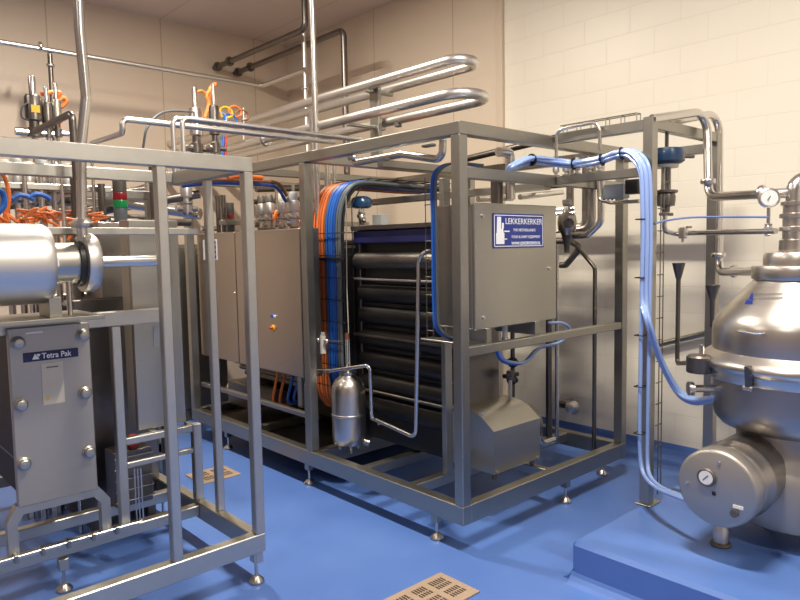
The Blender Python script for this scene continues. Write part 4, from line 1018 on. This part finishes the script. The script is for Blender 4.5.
t = thing('rear_cabinet', 'plain brownish steel cabinet standing behind the far end of the skid', 'cabinet', (2.6, 6.1, 0))
ra, rb = at(176, 300, 'Y', 5.95).x, at(225, 300, 'Y', 5.95).x
MB().box(ra, rb, 5.95, 6.35, .12, 1.66, .006).build('body', 'sheet', t)
MB().box(ra+.01, rb-.01, 5.93, 5.949, .14, 1.64, .004).build('door', 'sheet', t)
MB().box(ra+.03, rb-.03, 5.98, 6.32, .001, .12, .003).build('plinth_base', 'cast', t)
# small cabinet standing in the left frame
sc = thing('switch_cabinet', 'narrow upright plain steel switch cabinet inside the left frame', 'cabinet', (1.46, 3.55, .662))
ka, kb = at(132, 300, 'Y', 3.475).x, at(181, 300, 'Y', 3.475).x
MB().box(ka-.002, kb+.002, 3.49, 3.60, .664, 1.765, .004).build('body', 'sheet', sc)
dd = MB().box(ka, kb, 3.475, 3.489, .668, 1.761, .003).build('door', 'sheet', sc)
q = at(157, 335, 'Y', 3.475); lb = MB().box(q.x-.02, q.x+.035, 3.472, 3.475, q.z-.06, q.z+.05, 0).build('label', 'greyplastic', dd)
MB().cyl((kb-.02, 3.475, 1.72), (kb-.02, 3.465, 1.72), .009, 8).build('lock', 'black', dd)
MB().box(1.345, 1.375, 3.42, 3.488, .62, .664, .002).build('bracket', 'frame', sc); MB().box(1.55, 1.58, 3.42, 3.488, .62, .664, .002).build('bracket', 'frame', sc)
qb = at(121, 217.5, 'Y', 4.0)
beacon('red and green signal beacon standing behind the left frame', qb.x, 4.0, qb.z-.03, 1.15)
single(MB().box(at(102, 300, 'Y', 3.93).x, at(150, 300, 'Y', 3.93).x, 3.93, 4.2, 1.3405, qb.z-.0305, .004), 'junction_box', 'bowl', 'steel housing under the signal beacon behind the left frame', 'box')

# horizontal drum on the frame with flange disc
hd = thing('horizontal_drum', 'smooth horizontal stainless drum with flange disc above the plate heat exchanger', 'drum', (.6, 3.15, 1.33))
dY = 3.15
dq = [at(50, y_, 'Y', dY).z for y_ in (223, 304)]
dz, dr_ = sum(dq)/2, abs(dq[0]-dq[1])/2*.98
xr = at(57, 262, 'Y', dY).x-.035
MB().lathe([(0, 0), (dr_*.97, 0), (dr_, .01), (dr_, xr+.25), (dr_*.985, xr+.278), (dr_*.93, xr+.295), (0, xr+.30)], (-.3, dY, dz), (1, 0, 0), 56).build('shell', 'satin', hd)
MB().lathe([(.0, -.02), (.09, -.02), (.09, .15), (0, .15)], (xr, dY, dz), (1, 0, 0), 28).build('neck', 'sheet', hd)
fx = at(83, 265, 'Y', dY).x-.012
MB().lathe([(0, 0), (.11, 0), (.128, .004), (.13, .02), (.13, .045), (.122, .06), (.07, .066), (0, .066)], (fx, dY, dz), (1, 0, 0), 40).build('flange', 'satin', hd)
MB().lathe([(0, 0), (.105, 0), (.105, .022), (0, .022)], (fx-.022, dY, dz), (1, 0, 0), 32).build('gasket', 'black', hd)
MB().cyl((fx+.06, dY, dz), (fx+.40, dY, dz), .026, 16).build('shaft', 'pipe', hd)
MB().box(.2, fx+.05, dY-.13, dY+.25, 1.312, 1.330, .002).build('base_plate', 'frame', hd)
for x in (.25, .80): MB().box(x, x+.05, dY-.08, dY+.08, 1.33, dz-dr_+.03, .002).build('saddle', 'frame', hd)
MB().cyl((fx-.06, dY-.03, 1.33), (fx-.06, dY-.03, dz-.05), .010, 10).build('support_rod', 'pipe', hd)
MB().box(xr-.04, xr+.0, dY-dr_*.93, dY-dr_*.90, dz-.01, dz+.015, 0).build('tab', 'white', hd)

# fat elbowed pipe that comes down from the ceiling into the drum flange
tp = thing('ceiling_pipe', 'fat steel pipe coming down from the ceiling into the drum flange', 'pipe', (.96, 3.12, 1.5))
PY = 3.12
pts = [(at(79, 2, 'Y', PY).x, PY, ZC), at(79.5, 30, 'Y', PY), at(86, 98, 'Y', PY), at(81, 146, 'Y', PY), at(82, 230, 'Y', PY), (at(83, 240, 'Y', PY).x, PY, dz+.02)]
MB().tube(pts, .022, .08, 16).build('tube', 'pipe', tp)
q = at(82, 225, 'Y', PY)
MB().lathe([(.027, -.012), (.045, -.012), (.048, -.004), (.048, .008), (.04, .014), (.027, .03)], q, (0, 0, 1), 20).build('clamp', 'polish', tp)
# small elbow pipe above the top rail
pipe('elbow_pipe', 'thin bent pipe rising over the top rail beside the fat ceiling pipe', [at(36, 131, 'Y', 3.9), at(72, 113, 'Y', 3.4), at(75, 145, 'Y', 3.4)+Vector((0, 0, -.35))], .017, 'dark_steel', bend=.035)

# ================================================================== background valve gear
def tall_valve(label, px, pbot, ptop, Y, r=.045, body='satin', tip=True, sticker=None):
    a, b = at(px, pbot, 'Y', Y), at(px, ptop, 'Y', Y); h = b.z-a.z
    t = thing('actuated_valve', label, 'valve', tuple(a))
    P0 = Vector((a.x, Y, a.z)); zs = 2.2205 if a.x > 2 else 2.0225
    MB().lathe([(0, 0), (r*.9, 0), (r*.9, h*.14), (r*.6, h*.16), (r*.6, h*.26), (0, h*.26)], P0, (0, 0, 1), 16).build('body', 'dark_steel', t)
    MB().lathe([(r*.5, h*.25), (r, h*.27), (r, h*.64), (r*.85, h*.68), (0, h*.68)], P0, (0, 0, 1), 18).build('actuator', body, t)
    if tip: MB().lathe([(0, h*.67), (r*.42, h*.67), (r*.42, h*.96), (r*.3, h), (0, h)], P0, (0, 0, 1), 14).build('indicator', 'pipe', t)
    if sticker: MB().box(a.x-r*.5, a.x+r*.5, Y-r*1.03, Y-r*.9, a.z+h*.38, a.z+h*.5, 0).build('sticker', sticker, t)
    if a.z > zs+.005: MB().cyl((a.x, Y, zs), P0, r*.4, 10).build('stem', 'pipe', t)
    MB().cyl(P0+Vector((-r*2.2, 0, h*.07)), P0+Vector((r*2.2, 0, h*.07)), r*.5, 10).build('port', 'pipe', t)
    return t
tall_valve('grey valve with yellow sticker above the left frame, far left', 35, 137, 76, 4.73, .05, 'dark_steel', True, 'yellow')
tall_valve('slim valve with clear tip behind the grey valve with yellow sticker', 48.5, 137, 87, 4.73, .032, 'dark_steel')
tall_valve('slim valve wrapped in orange cable at the far left', 58, 137, 83, 4.73, .03, 'sheet')
single(MB().curve([at(58, 137, 'Y', 4.85), at(59, 118, 'Y', 4.85), at(57, 105, 'Y', 4.82), at(63, 98, 'Y', 4.82), at(66, 102, 'Y', 4.82), at(60, 107, 'Y', 4.82), at(56, 98, 'Y', 4.82), at(60, 93, 'Y', 4.82), at(52, 92, 'Y', 4.82), at(42, 94, 'Y', 4.75)], .014, 8, 6), 'cable', 'orange', 'knotted orange cable around the slim valves at far left', 'cable')
single(MB().curve([at(27, 103, 'Y', 4.7), at(22, 108, 'Y', 4.7), at(22, 117, 'Y', 4.7), at(29, 120, 'Y', 4.7)], .006, 6, 6), 'cable', 'gcable', 'thin grey loop of cable beside the grey valve at far left', 'cable')
tall_valve('polished valve above the left frame corner, left of a pair', 197, 153, 88, at(197, 153, 'X', 2.53).y, .055, 'polish')
tall_valve('polished valve above the left frame corner, right of a pair', 215.5, 153, 84, at(215.5, 153, 'X', 2.53).y, .04, 'dark_steel')
single(MB().curve([at(205, 118, 'Y', 5.22), at(209, 104, 'Y', 5.22), at(207, 95, 'Y', 5.22), at(213, 88, 'Y', 5.22), at(215, 84, 'Y', 5.27), at(210, 90, 'Y', 5.27), at(213, 103, 'Y', 5.27), at(207, 112, 'Y', 5.27)], .016, 8, 6), 'cable', 'orange', 'thick orange cable looped between the two polished valves', 'cable')
single(MB().curve([at(197, 92, 'Y', 5.22), at(202, 91, 'Y', 5.22), at(207, 95, 'Y', 5.22)], .011, 8, 6), 'cable', 'orange', 'orange cable entering the top of the left polished valve', 'cable')
single(MB().curve([at(143, 148, 'Y', 4.2), at(147, 128, 'Y', 4.2), at(158, 115, 'Y', 4.3), at(172, 111, 'Y', 4.5), at(195, 112, 'Y', 5.22)], .008, 8, 6), 'cable', 'gcable', 'thin dark cable arching up to the polished valves', 'cable')
for k, (c0, m_, l_) in enumerate((((222, 108), 'yellow', 'yellow'), ((231, 107), 'orange', 'orange'), ((216, 113), 'hose', 'pale blue'), ((226, 115), 'bcable', 'blue'), ((238, 111), 'rust', 'brown'))):
    x_, y_ = c0
    single(MB().curve([at(x_, y_+9, 'Y', 5.3), at(x_-2, y_+2, 'Y', 5.3), at(x_+3, y_-1, 'Y', 5.3), at(x_+9, y_+2, 'Y', 5.3), at(x_+10, y_+8, 'Y', 5.3), at(x_+4, y_+10, 'Y', 5.3)], .009, 8, 5), 'cable', m_, f'{l_} cable in the tangle beside the polished valves', 'cable')
pipe('upright_pipe', 'short pale pipe stub at the right of the cable tangle', [at(243.5, 108, 'Y', 5.3), at(243.5, 140, 'Y', 5.3)], .008, 'satin')
for k, (x_, m_, l_) in enumerate(((220, 'gcable', 'grey'), (223.5, 'bcable', 'blue'), (226, 'redp', 'red'), (214.5, 'ivory', 'ivory'))):
    single(MB().tube([at(x_, 136, 'Y', 5.28), at(x_-.5, 156, 'Y', 5.28)], .011, .02, 8), 'cable', m_, f'{l_} cable hanging straight down below the polished valves', 'cable')

# pipe runs seen through the left frame
runs = [((40, 219), (164, 181), 5.9, .022, 'dark_steel', 'rising dark pipe behind the beacon, upper'), ((70, 216), (200, 194), 5.8, .035, 'dark_steel', 'fat dark pipe behind the beacon, middle'), ((-20, 209), (72, 200), 4.9, .022, 'dark_steel', 'dark level pipe at the far left edge'), ((70, 197), (165, 186), 5.6, .018, 'pipe', 'thin bright pipe behind the beacon'), ((110, 222), (190, 222), 4.9, .028, 'dark_steel', 'low level pipe behind the left frame'), ((60, 218), (150, 216), 5.2, .022, 'dark_steel', 'level pipe behind the orange cables'), ((125, 203), (200, 214), 5.4, .045, 'pipe', 'fat steel pipe behind the left frame corner')]
for (a, b, Y, r, m_, l_) in runs:
    p, q = at(*a, 'Y', Y), at(*b, 'Y', Y); q.z = p.z = (p.z+q.z)/2 if abs(a[1]-b[1]) < 4 else p.z
    if abs(a[1]-b[1]) >= 4: q = at(*b, 'Y', Y-.5)
    pipe('level_pipe', l_, [p, q], r, m_)
ups = [(24, 172, 215, 4.3, .014), (40, 172, 212, 4.35, .016), (52, 150, 222, 4.4, .014), (61, 172, 226, 4.0, .010), (73, 165, 228, 4.2, .022), (92, 160, 226, 4.3, .010), (101, 184, 225, 4.28, .022), (152, 166, 220, 4.6, .024), (147, 178, 222, 4.8, .018), ]
lu = ['furthest left', 'second from left', 'third from left', 'thin one beside the fat ceiling pipe', 'behind the fat ceiling pipe', 'thin one right of the fat ceiling pipe', 'pale stubby one left of the beacon', 'fat one right of the beacon', 'slim one right of the beacon', 'left one above the enclosure', 'right one above the enclosure']
for (x_, y0, y1, Y, r), l_ in zip(ups, lu):
    a = at(x_, y0, 'Y', Y); zb = 1.3405 if 1.15 < a.x < 1.57 and 3.93 < Y < 4.62 else 0
    pipe('upright_pipe', 'upright pipe behind the left frame, '+l_, [a, (a.x, Y, zb)], r, 'pipe' if r < .02 else 'dark_steel')
for px_, l_ in ((219, 'left'), (224.5, 'right')):
    q = at(px_, 232, 'X', 2.68); pipe('upright_pipe', f'upright steel pipe standing on the electrical enclosure beside the beacon, {l_} of two', [(2.68, q.y, 1.745), (2.68, q.y, 2.05)], .02, 'dark_steel')
# valve bank behind: rows of small seat valves
vb = [(6, 205, 'ivory'), (18, 203, 'greyplastic'), (30, 206, 'ivory'), (43, 203, 'greyplastic'), (55, 205, 'ivory'), (68, 206, 'greyplastic')]
ln = ['first', 'second', 'third', 'fourth', 'fifth', 'sixth']
for (x_, y_, hd_), l_ in zip(vb, ln):
    p = at(x_, y_, 'Y', 4.45)
    seat_valve(f'small steel seat valve in the row behind the left frame, {l_} from the left edge', (p.x, 4.45, p.z), .26, .04, hd_, stem=0)
vb2 = [(187, 215, 'ivory', 4.3), (209, 222, 'black', 4.4), (262, 226, 'dark', 4.5), (270, 226, 'dark', 4.55), (283, 222, 'ivory', 4.7), (294, 220, 'greyplastic', 4.7)]
ln = ['left of the frame post', 'right of the frame post', 'dark left one above the enclosure', 'dark right one above the enclosure', 'near the reddish cable end', 'next to the skid post']
for (x_, y_, hd_, Y), l_ in zip(vb2, ln):
    p = at(x_, y_, 'Y', Y)
    if x_ > 200: p = at(x_, y_, 'X', 2.69); Y = p.y; p = Vector((2.69, Y, 1.7455))
    seat_valve(f'small seat valve behind the left frame corner, {l_}', (p.x, Y, p.z), .26, .038, 'cast' if hd_ == 'dark' else hd_)
# orange cable tangle behind the drum
random.seed(11)
for k in range(26):
    x_ = random.uniform(2, 100); y_ = random.uniform(212, 222)+ (18 if x_ > 60 else 0)*random.choice((0, 1))
    Y = random.uniform(3.95, 4.3)
    pts = [at(x_+random.uniform(-14, 14), y_+random.uniform(-6, 7), 'Y', Y) for _ in range(5)]
    single(MB().curve(pts, .0065, 6, 6), 'cable', 'orange' if k % 3 else 'orange2', 'orange cable in the loose tangle behind the horizontal drum', 'cable', 'orange cables tangled behind the drum')
for k, (x_, y_) in enumerate(((20, 197), (36, 196))):
    single(MB().curve([at(x_-8, y_+2, 'Y', 4.2), at(x_, y_-2, 'Y', 4.2), at(x_+9, y_, 'Y', 4.2), at(x_+14, y_+3, 'Y', 4.2)], .013, 8, 6), 'cable', 'bcable', ('left' if k == 0 else 'right')+' blue cable beside the valves at the far left', 'cable')
single(MB().curve([at(-4, 172, 'Y', 4.1), at(4, 176, 'Y', 4.1), at(9, 195, 'Y', 4.1), at(6, 214, 'Y', 4.1), at(-2, 225, 'Y', 4.1)], .011, 8, 6), 'cable', 'orange', 'fat orange cable bowing in at the left edge of the picture', 'cable')
single(MB().curve([at(-3, 190, 'Y', 4.05), at(3, 194, 'Y', 4.05), at(4, 205, 'Y', 4.05), at(-3, 214, 'Y', 4.05)], .015, 8, 6), 'cable', 'bcable', 'fat blue cable at the left edge of the picture', 'cable')
# cables over the enclosure
single(MB().curve([at(182, 184, 'Y', 4.0), at(215, 180, 'Y', 4.0), at(250, 181, 'Y', 4.05), at(272, 182, 'Y', 4.1), at(281, 186, 'Y', 4.1), at(287, 196, 'Y', 4.1)], .013, 8, 6), 'cable', 'rust', 'reddish brown cable arching above the electrical enclosure', 'cable')
single(MB().curve([at(182, 186, 'Y', 4.0), at(215, 183, 'Y', 4.0), at(250, 184, 'Y', 4.05), at(270, 185, 'Y', 4.1), at(279, 190, 'Y', 4.1), at(286, 202, 'Y', 4.1)], .012, 8, 6), 'cable', 'bcable2', 'deep blue cable under the reddish cable above the electrical enclosure', 'cable')
single(MB().curve([at(228, 178, 'Y', 3.95), at(240, 176.5, 'Y', 3.95), at(262, 178, 'Y', 4.0)], .016, 8, 6), 'cable', 'orange', 'short orange cable lying above the reddish cable', 'cable')
pipe('level_pipe', 'dark level pipe above the electrical enclosure', [at(254, 202, 'Y', 4.6), at(302, 199, 'Y', 4.6)], .02, 'dark_steel')
pipe('level_pipe', 'short bolted pipe with dark flanges above the electrical enclosure', [at(280, 220, 'Y', 4.4), at(300, 217, 'Y', 4.4)], .03, 'dark_steel', clamps=[(at(284, 219.5, 'Y', 4.4), (1, 0, 0)), (at(296, 217.6, 'Y', 4.4), (1, 0, 0))], clamp_mat='cast')
single(MB().curve([at(274, 222, 'Y', 4.35), at(277, 212, 'Y', 4.35), at(281, 218, 'Y', 4.35), at(276, 225, 'Y', 4.35)], .018, 8, 6), 'cable', 'orange', 'small orange cable coil above the electrical enclosure', 'cable')
pipe('upright_pipe', 'bright upright tube above the right end of the enclosure', [at(293, 184, 'Y', 4.4), at(294, 226, 'Y', 4.4)], .012, 'pipe')
pipe('upright_pipe', 'slim upright tube near the reddish cable end above the enclosure', [at(276, 184, 'Y', 4.4), at(277, 226, 'Y', 4.4)], .012, 'pipe')
pipe('level_pipe', 'steel pipe level with the cable tray behind the skid post', [at(256, 189, 'Y', 5.3), at(302, 188, 'Y', 5.3)], .03, 'dark_steel')
# pipes behind the cable bend
for (x_, y0, y1, r, l_) in ((327, 158, 182, .026, 'left'), (334, 157, 180, .018, 'right')):
    q = at(x_, y1, 'X', 3.1); pipe('upright_pipe', f'upright pipe above the bend of the orange cables, {l_} of two', [at(x_, y0, 'X', 3.1), (3.1, q.y, 1.72)], r, 'pipe')

# ================================================================== floor drains
def drain(label, x0, x1, y0, y1, nx, ny, blocks):
    t = thing('floor_drain', label, 'drain', ((x0+x1)/2, (y0+y1)/2, 0))
    MB().box(x0+.03, x1-.03, y0+.03, y1-.03, .0006, .003, 0).build('pit', 'pit', t)
    f = MB()
    for a in ((x0, x1, y0, y0+.035), (x0, x1, y1-.035, y1), (x0, x0+.035, y0+.035, y1-.035), (x1-.035, x1, y0+.035, y1-.035)): f.box(*a, .0005, .008, .002)
    f.build('rim', 'grate', t)
    g = MB(); bxw, byw = (x1-x0-.07)/blocks[0], (y1-y0-.07)/blocks[1]
    for i in range(blocks[0]):
        for j in range(blocks[1]):
            X0, Y0 = x0+.035+i*bxw, y0+.035+j*byw
            n = nx
            for k in range(n+1):
                g.box(X0+bxw*k/n-.0028, X0+bxw*k/n+.0028, Y0, Y0+byw, .002, .0075, 0)
            g.box(X0, X0+bxw, Y0-.012, Y0+.012, .002, .0078, 0); g.box(X0-.016, X0+.016, Y0, Y0+byw, .002, .0082, 0)
            g.box(X0, X0+bxw, Y0+byw/2-.003, Y0+byw/2+.003, .002, .0076, 0)
    g.build('grate', 'grate', t)
drain('bronze slotted floor drain in the foreground', 1.87, 2.27, 1.985, 2.24, 7, 0, (3, 2))
drain('brown floor drain behind the left frame', 2.0, 2.3, 4.25, 4.52, 7, 0, (2, 2))

# ------------------------------------------------------------------ colour management
vs_ = scn.view_settings
vs_.view_transform = 'Standard'; vs_.look = 'None'; vs_.gamma = 1.0; vs_.use_curve_mapping = False
vs_.exposure = 0.10
